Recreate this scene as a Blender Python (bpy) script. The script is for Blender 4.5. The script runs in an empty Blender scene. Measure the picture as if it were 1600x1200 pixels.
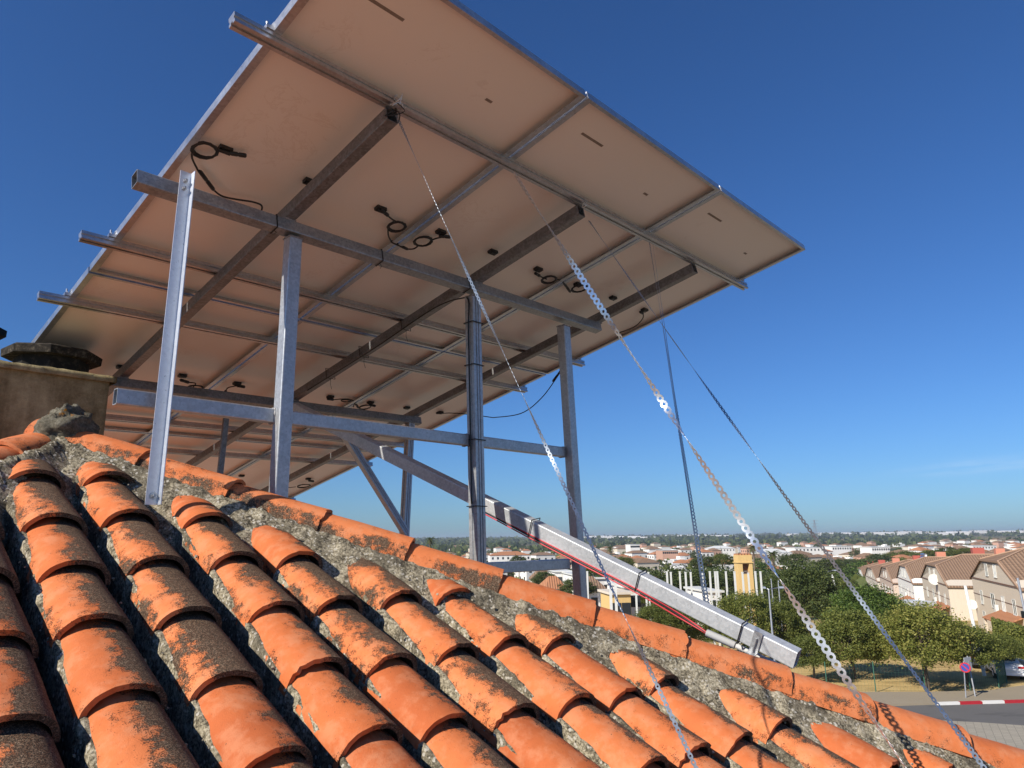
import bpy, math, random
import numpy as np
from mathutils import Vector, Matrix, noise as mn
random.seed(7); rng = np.random.default_rng(7)
R = math.radians
scene = bpy.context.scene
col = scene.collection

# ------------------------------------------------------------------ camera, sky, sun, exposure
CAM_Z = 10.0
F_PX, PITCH, ROLL = 1107.68, 0.215177, -0.011599
def cam_axes():
    cp, sp, cr, sr = math.cos(PITCH), math.sin(PITCH), math.cos(ROLL), math.sin(ROLL)
    fw = Vector((0, cp, sp)); up = Vector((0, -sp, cp)); rt = Vector((1, 0, 0))
    return rt*cr + up*sr, up*cr - rt*sr, fw
RT, UP, FW = cam_axes()
cam = bpy.data.cameras.new('camera'); camo = bpy.data.objects.new('camera', cam); col.objects.link(camo)
cam.sensor_width = 36; cam.lens = 36*F_PX/1600; cam.clip_start = 0.05; cam.clip_end = 30000
camo.matrix_world = Matrix(((RT.x, UP.x, -FW.x, 0), (RT.y, UP.y, -FW.y, 0), (RT.z, UP.z, -FW.z, CAM_Z), (0, 0, 0, 1)))
scene.camera = camo

SUN_AZ, SUN_EL = R(-132), R(34)          # azimuth from +Y towards +X
world = bpy.data.worlds.new('World'); scene.world = world; world.use_nodes = True
wn = world.node_tree; wn.nodes.clear()
sky = wn.nodes.new('ShaderNodeTexSky'); sky.sky_type = 'NISHITA'; sky.sun_disc = False
sky.sun_elevation = SUN_EL; sky.sun_rotation = SUN_AZ % (2*math.pi); sky.altitude = 50
sky.air_density = 1.0; sky.dust_density = 0.45; sky.ozone_density = 3.0
bgn = wn.nodes.new('ShaderNodeBackground'); bgn.inputs[1].default_value = 0.094
won = wn.nodes.new('ShaderNodeOutputWorld')
mixn = wn.nodes.new('ShaderNodeMix'); mixn.data_type = 'RGBA'; mixn.blend_type = 'MULTIPLY'; mixn.inputs[0].default_value = 1
mixn.inputs[7].default_value = (0.375, 0.60, 0.93, 1)          # the camera's cool white balance for clear sky
hsv = wn.nodes.new('ShaderNodeHueSaturation'); hsv.inputs['Saturation'].default_value = 1.02
wn.links.new(sky.outputs[0], mixn.inputs[6]); wn.links.new(mixn.outputs[2], hsv.inputs['Color']); 
# a wisp of cirrus low in the sky on the right
tcw = wn.nodes.new('ShaderNodeTexCoord'); mpw = wn.nodes.new('ShaderNodeMapping'); mpw.inputs['Rotation'].default_value = (0, 0.06, R(34.6)); wn.links.new(tcw.outputs['Generated'], mpw.inputs[0])
spw = wn.nodes.new('ShaderNodeSeparateXYZ'); wn.links.new(mpw.outputs[0], spw.inputs[0])
def wm(op, a, b, cl=False):
    o = wn.nodes.new('ShaderNodeMath'); o.operation = op; o.use_clamp = cl
    for i, q in enumerate((a, b)):
        if isinstance(q, (int, float)): o.inputs[i].default_value = q
        else: wn.links.new(q, o.inputs[i])
    return o.outputs[0]
ex = wm('POWER', wm('DIVIDE', spw.outputs[0], 0.085), 2.0); ez = wm('POWER', wm('DIVIDE', wm('SUBTRACT', spw.outputs[2], 0.045), 0.008), 2.0)
nzw = wn.nodes.new('ShaderNodeTexNoise'); mp2 = wn.nodes.new('ShaderNodeMapping'); mp2.inputs['Scale'].default_value = (1, 1, 9); wn.links.new(mpw.outputs[0], mp2.inputs[0]); wn.links.new(mp2.outputs[0], nzw.inputs['Vector']); nzw.inputs['Scale'].default_value = 16; nzw.inputs['Detail'].default_value = 5
msk = wm('MULTIPLY', wm('EXPONENT', wm('MULTIPLY', wm('ADD', ex, ez), -1.0), 0.0), wm('MULTIPLY', wm('SUBTRACT', nzw.outputs['Fac'], 0.35), 0.8), True)
msk = wm('MULTIPLY', msk, wm('GREATER_THAN', spw.outputs[1], 0.0))
clm = wn.nodes.new('ShaderNodeMix'); clm.data_type = 'RGBA'; wn.links.new(msk, clm.inputs[0]); wn.links.new(hsv.outputs[0], clm.inputs[6]); clm.inputs[7].default_value = (6.2, 7.2, 8.6, 1)
wn.links.new(clm.outputs[2], bgn.inputs[0])
wn.links.new(bgn.outputs[0], won.inputs[0])
sl = bpy.data.lights.new('sun', 'SUN'); sl.energy = 5.0; sl.angle = R(0.53); sl.color = (1.0, 0.93, 0.82)
so = bpy.data.objects.new('sun', sl); col.objects.link(so)
SUN = Vector((math.sin(SUN_AZ)*math.cos(SUN_EL), math.cos(SUN_AZ)*math.cos(SUN_EL), math.sin(SUN_EL)))
so.rotation_euler = SUN.to_track_quat('Z', 'Y').to_euler(); so.location = (0, 0, 30)
scene.view_settings.view_transform = 'Standard'; scene.view_settings.look = 'None'
scene.view_settings.exposure = 0.36; scene.view_settings.gamma = 1.0; scene.view_settings.use_curve_mapping = False
scene.cycles.volume_bounces = 0; scene.cycles.max_bounces = 8; scene.cycles.transparent_max_bounces = 8

# ------------------------------------------------------------------ material helpers
class NT:
    def __init__(s, name):
        s.m = bpy.data.materials.new(name); s.m.use_nodes = True; s.t = s.m.node_tree; s.t.nodes.clear()
        s.out = s.t.nodes.new('ShaderNodeOutputMaterial'); s.b = s.t.nodes.new('ShaderNodeBsdfPrincipled')
        s.t.links.new(s.b.outputs[0], s.out.inputs[0])
    def n(s, ty, **k):
        o = s.t.nodes.new(ty)
        for a, v in k.items(): setattr(o, a, v)
        return o
    def l(s, a, b): s.t.links.new(a, b)
    def val(s, sock, v):
        if hasattr(v, 'is_linked') or hasattr(v, 'node'): s.l(v, sock)
        else: sock.default_value = v
    def noise(s, vec, scale, detail=4, rough=0.6, dist=0):
        o = s.n('ShaderNodeTexNoise'); s.l(vec, o.inputs['Vector'])
        o.inputs['Scale'].default_value = scale; o.inputs['Detail'].default_value = detail
        o.inputs['Roughness'].default_value = rough; o.inputs['Distortion'].default_value = dist
        return o.outputs['Fac']
    def vor(s, vec, scale, out='Distance'):
        o = s.n('ShaderNodeTexVoronoi'); s.l(vec, o.inputs['Vector']); o.inputs['Scale'].default_value = scale
        return o.outputs[out]
    def math(s, op, a, b=0.0, c=0.0, clamp=False):
        o = s.n('ShaderNodeMath', operation=op, use_clamp=clamp)
        s.val(o.inputs[0], a); s.val(o.inputs[1], b); s.val(o.inputs[2], c); return o.outputs[0]
    def ramp(s, fac, stops):
        o = s.n('ShaderNodeValToRGB'); s.l(fac, o.inputs[0]); e = o.color_ramp.elements
        while len(e) < len(stops): e.new(0.5)
        for i, (p, c) in enumerate(stops): e[i].position = p; e[i].color = (*c, 1) if len(c) == 3 else c
        return o.outputs[0]
    def step(s, fac, a, b):
        o = s.n('ShaderNodeMapRange', clamp=True, interpolation_type='SMOOTHSTEP'); s.l(fac, o.inputs[0])
        o.inputs[1].default_value = a; o.inputs[2].default_value = b; return o.outputs[0]
    def mix(s, f, a, b):
        o = s.n('ShaderNodeMix', data_type='RGBA'); s.val(o.inputs[0], f)
        for i, v in ((6, a), (7, b)):
            if isinstance(v, tuple): o.inputs[i].default_value = (*v, 1)
            else: s.l(v, o.inputs[i])
        return o.outputs[2]
    def mapv(s, vec, sc=(1, 1, 1), loc=(0, 0, 0), rot=(0, 0, 0)):
        o = s.n('ShaderNodeMapping'); s.l(vec, o.inputs[0])
        o.inputs['Scale'].default_value = sc; o.inputs['Location'].default_value = loc; o.inputs['Rotation'].default_value = rot
        return o.outputs[0]
    def obj(s): return s.n('ShaderNodeTexCoord').outputs['Object']
    def pos(s): return s.n('ShaderNodeNewGeometry').outputs['Position']
    def island(s): return s.n('ShaderNodeNewGeometry').outputs['Random Per Island']
    def rnd(s): return s.n('ShaderNodeObjectInfo').outputs['Random']
    def objrnd(s, k=37.0):
        a = s.n('ShaderNodeVectorMath', operation='ADD'); s.l(s.obj(), a.inputs[0])
        c = s.n('ShaderNodeCombineXYZ'); r = s.rnd()
        for i in range(3): s.l(s.math('MULTIPLY', r, k*(1+i*0.37)), c.inputs[i])
        s.l(c.outputs[0], a.inputs[1]); return a.outputs[0]
    def bump(s, h, dist, strength=1.0):
        o = s.n('ShaderNodeBump'); s.l(h, o.inputs['Height']); o.inputs['Distance'].default_value = dist
        o.inputs['Strength'].default_value = strength; s.l(o.outputs[0], s.b.inputs['Normal'])
    def base(s, c, rough=0.8, metal=0.0, spec=None):
        s.val(s.b.inputs['Base Color'], (*c, 1) if isinstance(c, tuple) and len(c) == 3 else c)
        s.val(s.b.inputs['Roughness'], rough); s.b.inputs['Metallic'].default_value = metal
        if spec is not None: s.b.inputs['Specular IOR Level'].default_value = spec
        return s.m
MAT = {}
def plain(name, c, rough=0.7, metal=0.0, var=0.12, scale=3.0, bump=0.0, spec=None):
    t = NT(name); v = t.objrnd(); f = t.noise(v, scale, 6)
    cc = t.mix(f, tuple(x*(1-var) for x in c), tuple(min(1, x*(1+var)) for x in c))
    t.base(cc, rough, metal, spec)
    if bump: t.bump(t.noise(v, scale*6, 5), bump)
    MAT[name] = t.m; return t.m

def tile_material(name, along=1.0, soot=0.0, hip=False):
    t = NT(name); o = t.obj(); v = t.objrnd(); rnd = t.rnd()
    sep = t.n('ShaderNodeSeparateXYZ'); t.l(o, sep.inputs[0])
    x = t.math('DIVIDE', sep.outputs[0], 0.09)
    big = t.noise(v, 9, 5, 0.6); mid = t.noise(v, 45, 6, 0.7); fine = t.noise(v, 330, 4, 0.7)
    hue = t.noise(v, 4, 3)
    clay = t.ramp(t.math('ADD', t.math('MULTIPLY', hue, 0.6), t.math('MULTIPLY', rnd, 0.45)),
                  [(0.2, (0.42, 0.100, 0.032)), (0.5, (0.57, 0.155, 0.048)), (0.8, (0.66, 0.205, 0.072))])
    clay = t.mix(t.math('MULTIPLY', t.step(mid, 0.45, 0.8), 0.35), clay, (0.36, 0.10, 0.035))
    clay = t.mix(t.math('MULTIPLY', t.step(t.noise(v, 17, 5, .65), 0.42, 0.66), 0.40), clay, (0.62, 0.285, 0.15))
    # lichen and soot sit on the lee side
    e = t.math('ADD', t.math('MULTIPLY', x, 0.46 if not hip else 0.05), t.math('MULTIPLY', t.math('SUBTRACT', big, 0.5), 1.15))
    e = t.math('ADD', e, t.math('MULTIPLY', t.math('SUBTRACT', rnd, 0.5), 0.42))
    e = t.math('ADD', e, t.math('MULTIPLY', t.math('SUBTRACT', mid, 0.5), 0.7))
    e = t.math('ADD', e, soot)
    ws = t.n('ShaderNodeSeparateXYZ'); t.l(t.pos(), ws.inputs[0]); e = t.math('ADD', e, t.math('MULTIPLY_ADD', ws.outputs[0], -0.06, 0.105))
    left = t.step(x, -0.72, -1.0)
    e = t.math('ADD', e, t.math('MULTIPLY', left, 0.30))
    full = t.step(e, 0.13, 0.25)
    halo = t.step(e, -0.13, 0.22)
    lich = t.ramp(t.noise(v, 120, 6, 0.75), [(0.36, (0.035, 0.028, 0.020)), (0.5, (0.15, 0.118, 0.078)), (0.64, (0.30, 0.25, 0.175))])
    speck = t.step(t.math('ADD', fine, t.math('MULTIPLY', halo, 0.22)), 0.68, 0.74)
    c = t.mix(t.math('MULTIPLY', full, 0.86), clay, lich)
    c = t.mix(t.math('MULTIPLY', speck, 0.9), c, (0.035, 0.026, 0.018))
    few = t.step(t.noise(v, 150, 3, 0.5), 0.70, 0.74)
    c = t.mix(t.math('MULTIPLY', few, 0.8), c, (0.05, 0.035, 0.025))
    t.base(c, 0.78, 0.0, 0.25)
    t.bump(t.math('ADD', t.math('MULTIPLY', fine, 0.6), t.math('ADD', t.math('MULTIPLY', speck, 0.6), mid)), 0.0022, 0.9)
    MAT[name] = t.m
tile_material('clay_tile'); tile_material('clay_hip', soot=-0.36, hip=True)
def pan_mat():  # pan clay darkened: the shade between the tile columns is in the colour
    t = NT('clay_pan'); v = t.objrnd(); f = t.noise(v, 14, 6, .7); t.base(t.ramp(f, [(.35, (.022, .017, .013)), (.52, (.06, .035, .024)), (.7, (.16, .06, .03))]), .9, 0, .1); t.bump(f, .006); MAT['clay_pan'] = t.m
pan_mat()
plain('channel_shade', (.030, .026, .020), .95, var=.5, scale=9, bump=.02)  # near-black roof base, painting the deep shade of the tile channels
def back_roof():
    t = NT('clay_back'); p = t.pos(); f = t.noise(p, 6, 6, 0.7)
    t.base(t.ramp(f, [(0.35, (0.16, 0.09, 0.05)), (0.5, (0.50, 0.15, 0.05)), (0.7, (0.62, 0.19, 0.06))]), 0.85); MAT['clay_back'] = t.m
back_roof()
def mortar_mat():
    t = NT('mortar'); p = t.obj()
    a = t.noise(p, 22, 8, 0.75); b = t.noise(p, 110, 4, 0.8); c = t.noise(p, 5, 5, 0.6)
    base = t.ramp(t.math('ADD', t.math('MULTIPLY', a, 0.45), t.math('MULTIPLY', b, 0.55)),
                  [(0.40, (0.05, 0.043, 0.032)), (0.465, (0.17, 0.145, 0.10)), (0.525, (0.38, 0.33, 0.23)), (0.62, (0.66, 0.59, 0.45))])
    base = t.mix(t.math('MULTIPLY', t.step(c, 0.47, 0.60), 0.6), base, (0.075, 0.065, 0.05))
    peb = t.math('LESS_THAN', t.vor(t.mapv(p), 70), 0.36)
    sel = t.step(t.noise(p, 33, 2), 0.50, 0.56)
    base = t.mix(t.math('MULTIPLY', t.math('MULTIPLY', peb, sel), 0.8), base, (0.60, 0.56, 0.48))
    t.base(base, 0.95, 0, 0.1)
    t.bump(t.math('ADD', a, t.math('MULTIPLY', b, 0.7)), 0.010, 1.0); MAT['mortar'] = t.m
mortar_mat()
def apex_mat():
    t = NT('apex_mortar'); p = t.obj()
    a = t.noise(p, 22, 8, 0.75); b = t.noise(p, 120, 6, 0.8)
    base = t.ramp(t.math('ADD', t.math('MULTIPLY', a, 0.5), t.math('MULTIPLY', b, 0.5)),
                  [(0.35, (0.04, 0.036, 0.028)), (0.5, (0.15, 0.135, 0.10)), (0.66, (0.36, 0.33, 0.26))])
    sep = t.n('ShaderNodeSeparateXYZ'); t.l(p, sep.inputs[0])
    li = t.math('MULTIPLY', t.step(t.noise(p, 16, 4), 0.54, 0.60), t.step(sep.outputs[2], 0.05, 0.08))
    base = t.mix(li, base, (0.50, 0.20, 0.015)); t.base(base, 0.95, 0, 0.1); t.bump(t.math('ADD', a, b), 0.009); MAT['apex_mortar'] = t.m
apex_mat()
def metal_mat(name, c1, c2, rough, metal, scale=30, stretch=(1, 1, 1), bump=0.0004):
    t = NT(name); p = t.mapv(t.obj(), stretch)
    f = t.noise(p, scale, 6, 0.7); g = t.noise(t.obj(), 5, 5, 0.6); k = t.step(t.noise(t.obj(), 90, 3), 0.66, 0.72)
    vc = t.vor(t.obj(), 95, 'Color'); vs = t.n('ShaderNodeSeparateColor'); t.l(vc, vs.inputs[0])
    mixf = t.math('ADD', t.math('MULTIPLY', f, 0.35), t.math('ADD', t.math('MULTIPLY', g, 0.45), t.math('MULTIPLY', vs.outputs[0], 0.20)))
    c = t.mix(t.step(mixf, 0.22, 0.78), c1, c2)
    c = t.mix(t.math('MULTIPLY', k, 0.5), c, tuple(x*0.35 for x in c1))
    t.base(c, t.math('ADD', t.math('MULTIPLY', g, 0.25), rough), metal); t.bump(f, bump); MAT[name] = t.m
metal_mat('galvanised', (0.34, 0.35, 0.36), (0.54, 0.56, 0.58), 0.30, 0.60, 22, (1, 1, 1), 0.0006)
metal_mat('galvanised_bright', (0.42, 0.44, 0.46), (0.64, 0.66, 0.68), 0.36, 0.40, 26, bump=0.0004)
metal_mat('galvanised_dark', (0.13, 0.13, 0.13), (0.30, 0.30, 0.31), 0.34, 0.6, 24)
metal_mat('galvanised_mid', (0.22, 0.23, 0.24), (0.42, 0.44, 0.46), 0.30, 0.65, 24)
metal_mat('strap_dull', (0.26, 0.30, 0.35), (0.42, 0.47, 0.53), 0.34, 0.9, 40, bump=0.0002)
metal_mat('galvanised_pale', (0.62, 0.66, 0.72), (0.74, 0.78, 0.84), 0.38, 0.75, 12, bump=0.0001)
metal_mat('aluminium', (0.42, 0.42, 0.43), (0.62, 0.62, 0.63), 0.26, 0.95, 12, bump=0.0001)
metal_mat('strap_zinc', (0.60, 0.62, 0.64), (0.88, 0.89, 0.90), 0.26, 0.85, 40, bump=0.0002)
plain('black_plastic', (0.012, 0.012, 0.013), 0.42, var=0.3)
plain('red_cable', (0.50, 0.04, 0.05), 0.45)
plain('white_plastic', (0.72, 0.72, 0.70), 0.5)
plain('sticker', (0.22, 0.18, 0.15), 0.7, var=0.5, scale=120)
def backsheet():
    t = NT('backsheet'); o = t.obj(); f = t.noise(o, 1.3, 4); g = t.noise(o, 7, 6, 0.7, 1.5)
    c = t.mix(f, (0.82, 0.77, 0.715), (0.84, 0.79, 0.735))
    st = t.math('MULTIPLY', t.math('MULTIPLY', t.step(g, 0.50, 0.52), t.step(g, 0.56, 0.535)), t.step(t.noise(o, 2.1, 2), 0.60, 0.66))
    c = t.mix(t.math('MULTIPLY', st, 0.16), c, (0.46, 0.33, 0.24))
    d = t.step(t.noise(o, 60, 2), 0.78, 0.80)
    c = t.mix(t.math('MULTIPLY', d, 0.4), c, (0.3, 0.25, 0.2))
    t.base(c, 0.32, 0, 0.45); t.bump(t.noise(o, 2.2, 3), 0.002, 0.4); MAT['backsheet'] = t.m
backsheet()
def cells():
    t = NT('solar_glass'); o = t.obj()
    b = t.n('ShaderNodeTexBrick'); t.l(o, b.inputs[0]); b.offset = 0; b.inputs['Scale'].default_value = 5.5
    b.inputs['Brick Width'].default_value = 1; b.inputs['Row Height'].default_value = 0.5; b.inputs['Mortar Size'].default_value = 0.01
    b.inputs['Color1'].default_value = (0.008, 0.012, 0.03, 1); b.inputs['Color2'].default_value = (0.01, 0.014, 0.035, 1); b.inputs['Mortar'].default_value = (0.1, 0.1, 0.1, 1)
    t.base(b.outputs[0], 0.08); MAT['solar_glass'] = t.m
cells()
def render_wall():
    t = NT('chimney_render'); p = t.obj(); a = t.noise(p, 4, 8, 0.7); b = t.noise(t.mapv(p, (3, 3, 0.5)), 3, 5); c = t.noise(p, 70, 6, 0.8)
    col_ = t.ramp(t.math('ADD', t.math('MULTIPLY', a, 0.5), t.math('ADD', t.math('MULTIPLY', b, 0.35), t.math('MULTIPLY', c, 0.15))),
                  [(0.36, (0.06, 0.045, 0.022)), (0.48, (0.26, 0.205, 0.105)), (0.60, (0.48, 0.40, 0.22))])
    t.base(col_, 0.95, 0, 0.1); t.bump(t.math('ADD', a, c), 0.006); MAT['chimney_render'] = t.m
render_wall()
def sooty():
    t = NT('sooty_concrete'); p = t.obj(); a = t.noise(p, 25, 8, 0.75); sep = t.n('ShaderNodeSeparateXYZ'); t.l(p, sep.inputs[0])
    k = t.math('MULTIPLY', t.step(a, 0.5, 0.62), 1.0)
    t.base(t.mix(k, (0.020, 0.019, 0.018), (0.050, 0.042, 0.034)), 0.95, 0, 0.15); t.bump(a, 0.0015); MAT['sooty_concrete'] = t.m
sooty()
def cap_mat():
    t = NT('cap_lichen'); p = t.obj(); a = t.noise(p, 45, 6, .75); t.base(t.ramp(a, [(.42, (.022, .02, .018)), (.54, (.045, .038, .030)), (.66, (.13, .11, .085))]), .95, 0, .1); t.bump(a, .003); MAT['cap_lichen'] = t.m
cap_mat()

# ------------------------------------------------------------------ object helpers
def tag(o, label=None, cat=None, group=None, kind=None):
    if label: o['label'] = label
    if cat: o['category'] = cat
    if group: o['group'] = group
    if kind: o['kind'] = kind
    return o
def empty(name, loc=(0, 0, 0), label=None, cat=None, group=None):
    o = bpy.data.objects.new(name, None); col.objects.link(o); o.location = loc; o.empty_display_size = 0.1
    tag(o, label, cat, group); return o
def mesh_data(name, verts, faces, mat, smooth=False):
    me = bpy.data.meshes.new(name); me.from_pydata([tuple(v) for v in verts], [], faces)
    for m in (mat if isinstance(mat, (list, tuple)) else [mat]): me.materials.append(MAT[m] if isinstance(m, str) else m)
    if smooth: me.polygons.foreach_set('use_smooth', [True]*len(me.polygons))
    me.update(); return me
def link(name, me, parent=None, M=None):
    o = bpy.data.objects.new(name, me); col.objects.link(o)
    if parent is not None:
        o.parent = parent
        o.matrix_parent_inverse = world_of(parent).inverted()
    if M is not None: o.matrix_basis = M
    return o
WM = {}
def world_of(o):
    m = o.matrix_basis.copy()
    if o.parent is not None: m = world_of(o.parent) @ o.matrix_parent_inverse @ m
    return m
class MB:
    def __init__(s): s.v = []; s.f = []
    def add(s, v, f):
        k = len(s.v); s.v += [tuple(p) for p in v]; s.f += [tuple(i+k for i in q) for q in f]; return s
    def box(s, c, sx, sy, sz, M=None):
        v = [Vector((x*sx/2, y*sy/2, z*sz/2)) for x in (-1, 1) for y in (-1, 1) for z in (-1, 1)]
        if M is not None: v = [M @ p for p in v]
        v = [p+Vector(c) for p in v]
        return s.add(v, [(0, 1, 3, 2), (4, 6, 7, 5), (0, 4, 5, 1), (2, 3, 7, 6), (0, 2, 6, 4), (1, 5, 7, 3)])
    def frame_box(s, O, X, Y, Z, x0, x1, y0, y1, z0, z1):
        v = [O+X*a+Y*b+Z*c for a in (x0, x1) for b in (y0, y1) for c in (z0, z1)]
        return s.add(v, [(0, 1, 3, 2), (4, 6, 7, 5), (0, 4, 5, 1), (2, 3, 7, 6), (0, 2, 6, 4), (1, 5, 7, 3)])
    def profile(s, outer, inner, p0, p1, up, cap0=True, cap1=True):
        p0, p1 = Vector(p0), Vector(p1); d = (p1-p0).normalized(); up = Vector(up); x = d.cross(up).normalized(); y = x.cross(d).normalized()
        loops = [outer] + ([inner] if inner else [])
        for L, lp in enumerate(loops):
            n = len(lp); v = [p+x*a+y*b for p in (p0, p1) for a, b in lp]
            s.add(v, [(i, (i+1) % n, n+(i+1) % n, n+i) if L == 0 else (i, n+i, n+(i+1) % n, (i+1) % n) for i in range(n)])
        n = len(outer)
        for p, c in ((p0, cap0), (p1, cap1)):
            if not c: continue
            if inner:
                v = [p+x*a+y*b for a, b in outer]+[p+x*a+y*b for a, b in inner]
                s.add(v, [(i, (i+1) % n, n+(i+1) % n, n+i) for i in range(n)])
            else: s.add([p+x*a+y*b for a, b in outer], [tuple(range(n))])
        return s
    def tube(s, pts, r, n=8, cap=True):
        pts = [Vector(p) for p in pts]; k = len(pts); rr = r if isinstance(r, (list, tuple)) else [r]*k
        prev = None; v = []
        for i, p in enumerate(pts):
            d = (pts[min(i+1, k-1)]-pts[max(i-1, 0)]).normalized()
            if prev is None: a = d.orthogonal().normalized()
            else: a = (prev-d*prev.dot(d)).normalized()
            prev = a; b = d.cross(a)
            v += [p+(a*math.cos(2*math.pi*j/n)+b*math.sin(2*math.pi*j/n))*rr[i] for j in range(n)]
        f = [(i*n+j, i*n+(j+1) % n, (i+1)*n+(j+1) % n, (i+1)*n+j) for i in range(k-1) for j in range(n)]
        if cap: f += [tuple(range(n)), tuple(range((k-1)*n, k*n))]
        return s.add(v, f)
    def build(s, name, mat, parent=None, smooth=False, M=None):
        return link(name, mesh_data(name, s.v, s.f, mat, smooth), parent, M)
def rrect(w, h, r=0.004, t=None):
    def loop(w, h, r):
        o = []
        for cx, cy, a0 in ((w/2-r, h/2-r, 0), (-w/2+r, h/2-r, 90), (-w/2+r, -h/2+r, 180), (w/2-r, -h/2+r, 270)):
            for k in (0, 45, 90): o.append((cx+r*math.cos(R(a0+k)), cy+r*math.sin(R(a0+k))))
        return o
    return loop(w, h, r), loop(w-2*t, h-2*t, max(0.0008, r-t)) if t else None
def spline(pts, n=8):
    pts = [Vector(p) for p in pts]; out = []
    for i in range(len(pts)-1):
        p0, p1, p2, p3 = pts[max(i-1, 0)], pts[i], pts[i+1], pts[min(i+2, len(pts)-1)]
        for k in range(n):
            t = k/n; out.append(0.5*((2*p1)+(p2-p0)*t+(2*p0-5*p1+4*p2-p3)*t*t+(3*p1-p0-3*p2+p3)*t**3))
    out.append(pts[-1]); return out
def C3(x, y, z): return Vector((x, y, z+CAM_Z))       # metres from the viewpoint
def ray(px, py): return RT*((px-800)/F_PX)+UP*((600-py)/F_PX)+FW
def at(px, py, Y):                                    # the point at depth Y seen in a direction
    d = ray(px, py); return Vector((0, 0, CAM_Z))+d*(Y/d.y)

# ------------------------------------------------------------------ terrain and roads
def zt(x, y):
    z = 0.0
    if y > 62: z = -0.05*(min(y, 222)-62)
    if y > 1200: z += (y-1200)/3300*16.0*min(1.6, 0.75+0.55*max(0, x/ max(y, 1))/0.7)
    return z
def terrain():
    ys = [-300, -60, 0, 30, 45, 62, 70, 85, 100, 120, 145, 170, 200, 222, 260, 330, 430, 560, 720, 900, 1200, 1500, 1900, 2400, 3000, 3700, 4600, 5600, 7000]
    us = np.linspace(-1.6, 1.6, 49); v = []
    for y in ys:
        for q in us:
            x = q*max(y, 120)*1.6
            z = zt(x, y) if y < 1200 else zt(x, y) + 2.2*(y/4000)*mn.noise((x/700, y/900, 0))*3
            if y > 5000: z -= (y-5000)*0.02
            v.append((x, y, z))
    n = len(us); f = [(i*n+j, i*n+j+1, (i+1)*n+j+1, (i+1)*n+j) for i in range(len(ys)-1) for j in range(n-1)]
    t = NT('land'); p = t.pos(); sep = t.n('ShaderNodeSeparateXYZ'); t.l(p, sep.inputs[0])
    a = t.noise(t.mapv(p, (1, 2.4, 1)), 0.0035, 5, 0.55); b = t.noise(p, 0.05, 6, 0.7)
    far = t.ramp(a, [(0.36, (0.055, 0.062, 0.025)), (0.46, (0.10, 0.10, 0.045)), (0.54, (0.24, 0.19, 0.10)), (0.66, (0.34, 0.26, 0.14))])
    far = t.mix(t.math('MULTIPLY', t.step(b, 0.5, 0.62), 0.6), far, (0.045, 0.05, 0.02))
    near = t.ramp(t.noise(p, 0.35, 8, 0.7), [(0.35, (0.34, 0.235, 0.10)), (0.5, (0.50, 0.36, 0.155)), (0.7, (0.58, 0.43, 0.21))])
    near = t.mix(t.math('MULTIPLY', t.step(t.noise(t.mapv(p, (0.4, 2, 1)), 0.6, 6, 0.7), 0.54, 0.62), 0.5), near, (0.22, 0.14, 0.06))
    yard = t.ramp(t.noise(p, 0.12, 6, 0.7), [(0.4, (0.20, 0.175, 0.13)), (0.6, (0.33, 0.29, 0.22))])
    near = t.mix(t.math('MULTIPLY', t.step(sep.outputs[0], 8, 11), t.step(sep.outputs[1], 40, 44)), yard, near)
    k = t.step(sep.outputs[1], 90, 160)
    t.base(t.mix(k, near, far), 1.0, 0, 0.05); MAT['land'] = t.m
    tag(link('terrain', mesh_data('terrain', v, f, 'land', True)), kind='structure')
terrain()
def asphalt(name, c, sc=3):
    t = NT(name); p = t.pos(); f = t.noise(p, sc, 8, 0.75); g = t.noise(p, 0.25, 4)
    t.base(t.mix(t.math('ADD', t.math('MULTIPLY', f, 0.5), t.math('MULTIPLY', g, 0.5)), tuple(x*0.75 for x in c), tuple(x*1.25 for x in c)), 0.9, 0, 0.2)
    if name == 'asphalt':
        pt_ = t.step(t.noise(t.mapv(p, (.35, 1.4, 1), rot=(0, 0, .3)), .8, 3), .56, .575); cr = t.step(t.n('ShaderNodeTexVoronoi', feature='DISTANCE_TO_EDGE').outputs[0], .012, .0)
        c0 = t.mix(t.math('MULTIPLY', pt_, .35), t.b.inputs['Base Color'].links[0].from_socket, (.07, .068, .066)); t.l(c0, t.b.inputs['Base Color'])
    t.bump(f, 0.01); MAT[name] = t.m
asphalt('asphalt', (0.13, 0.125, 0.12)); asphalt('path_dust', (0.30, 0.25, 0.18), 6)
def paving():
    t = NT('paving'); b = t.n('ShaderNodeTexBrick'); t.l(t.mapv(t.pos(), (2.2, 2.2, 1), rot=(0, 0, 0.5)), b.inputs[0]); b.offset = 0.0
    b.inputs['Scale'].default_value = 1; b.inputs['Brick Width'].default_value = 0.8; b.inputs['Row Height'].default_value = 0.8
    b.inputs['Color1'].default_value = (0.30, 0.27, 0.21, 1); b.inputs['Color2'].default_value = (0.35, 0.31, 0.24, 1); b.inputs['Mortar'].default_value = (0.2, 0.18, 0.14, 1)
    b.inputs['Mortar Size'].default_value = 0.03
    t.base(b.outputs[0], 0.9); MAT['paving'] = t.m
paving()
plain('kerb_white', (0.72, 0.70, 0.66), 0.7); plain('kerb_red', (0.42, 0.02, 0.03), 0.6); plain('kerb_grey', (0.38, 0.36, 0.32), 0.9)
def sheet(name, pts, z, mat, z0=-0.3):
    n = len(pts); v = [(x, y, z) for x, y in pts]+[(x, y, z0) for x, y in pts]
    tag(link(name, mesh_data(name, v, [tuple(range(n))]+[(i, (i+1) % n, n+(i+1) % n, n+i) for i in range(n)], mat)), kind='structure')
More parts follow.
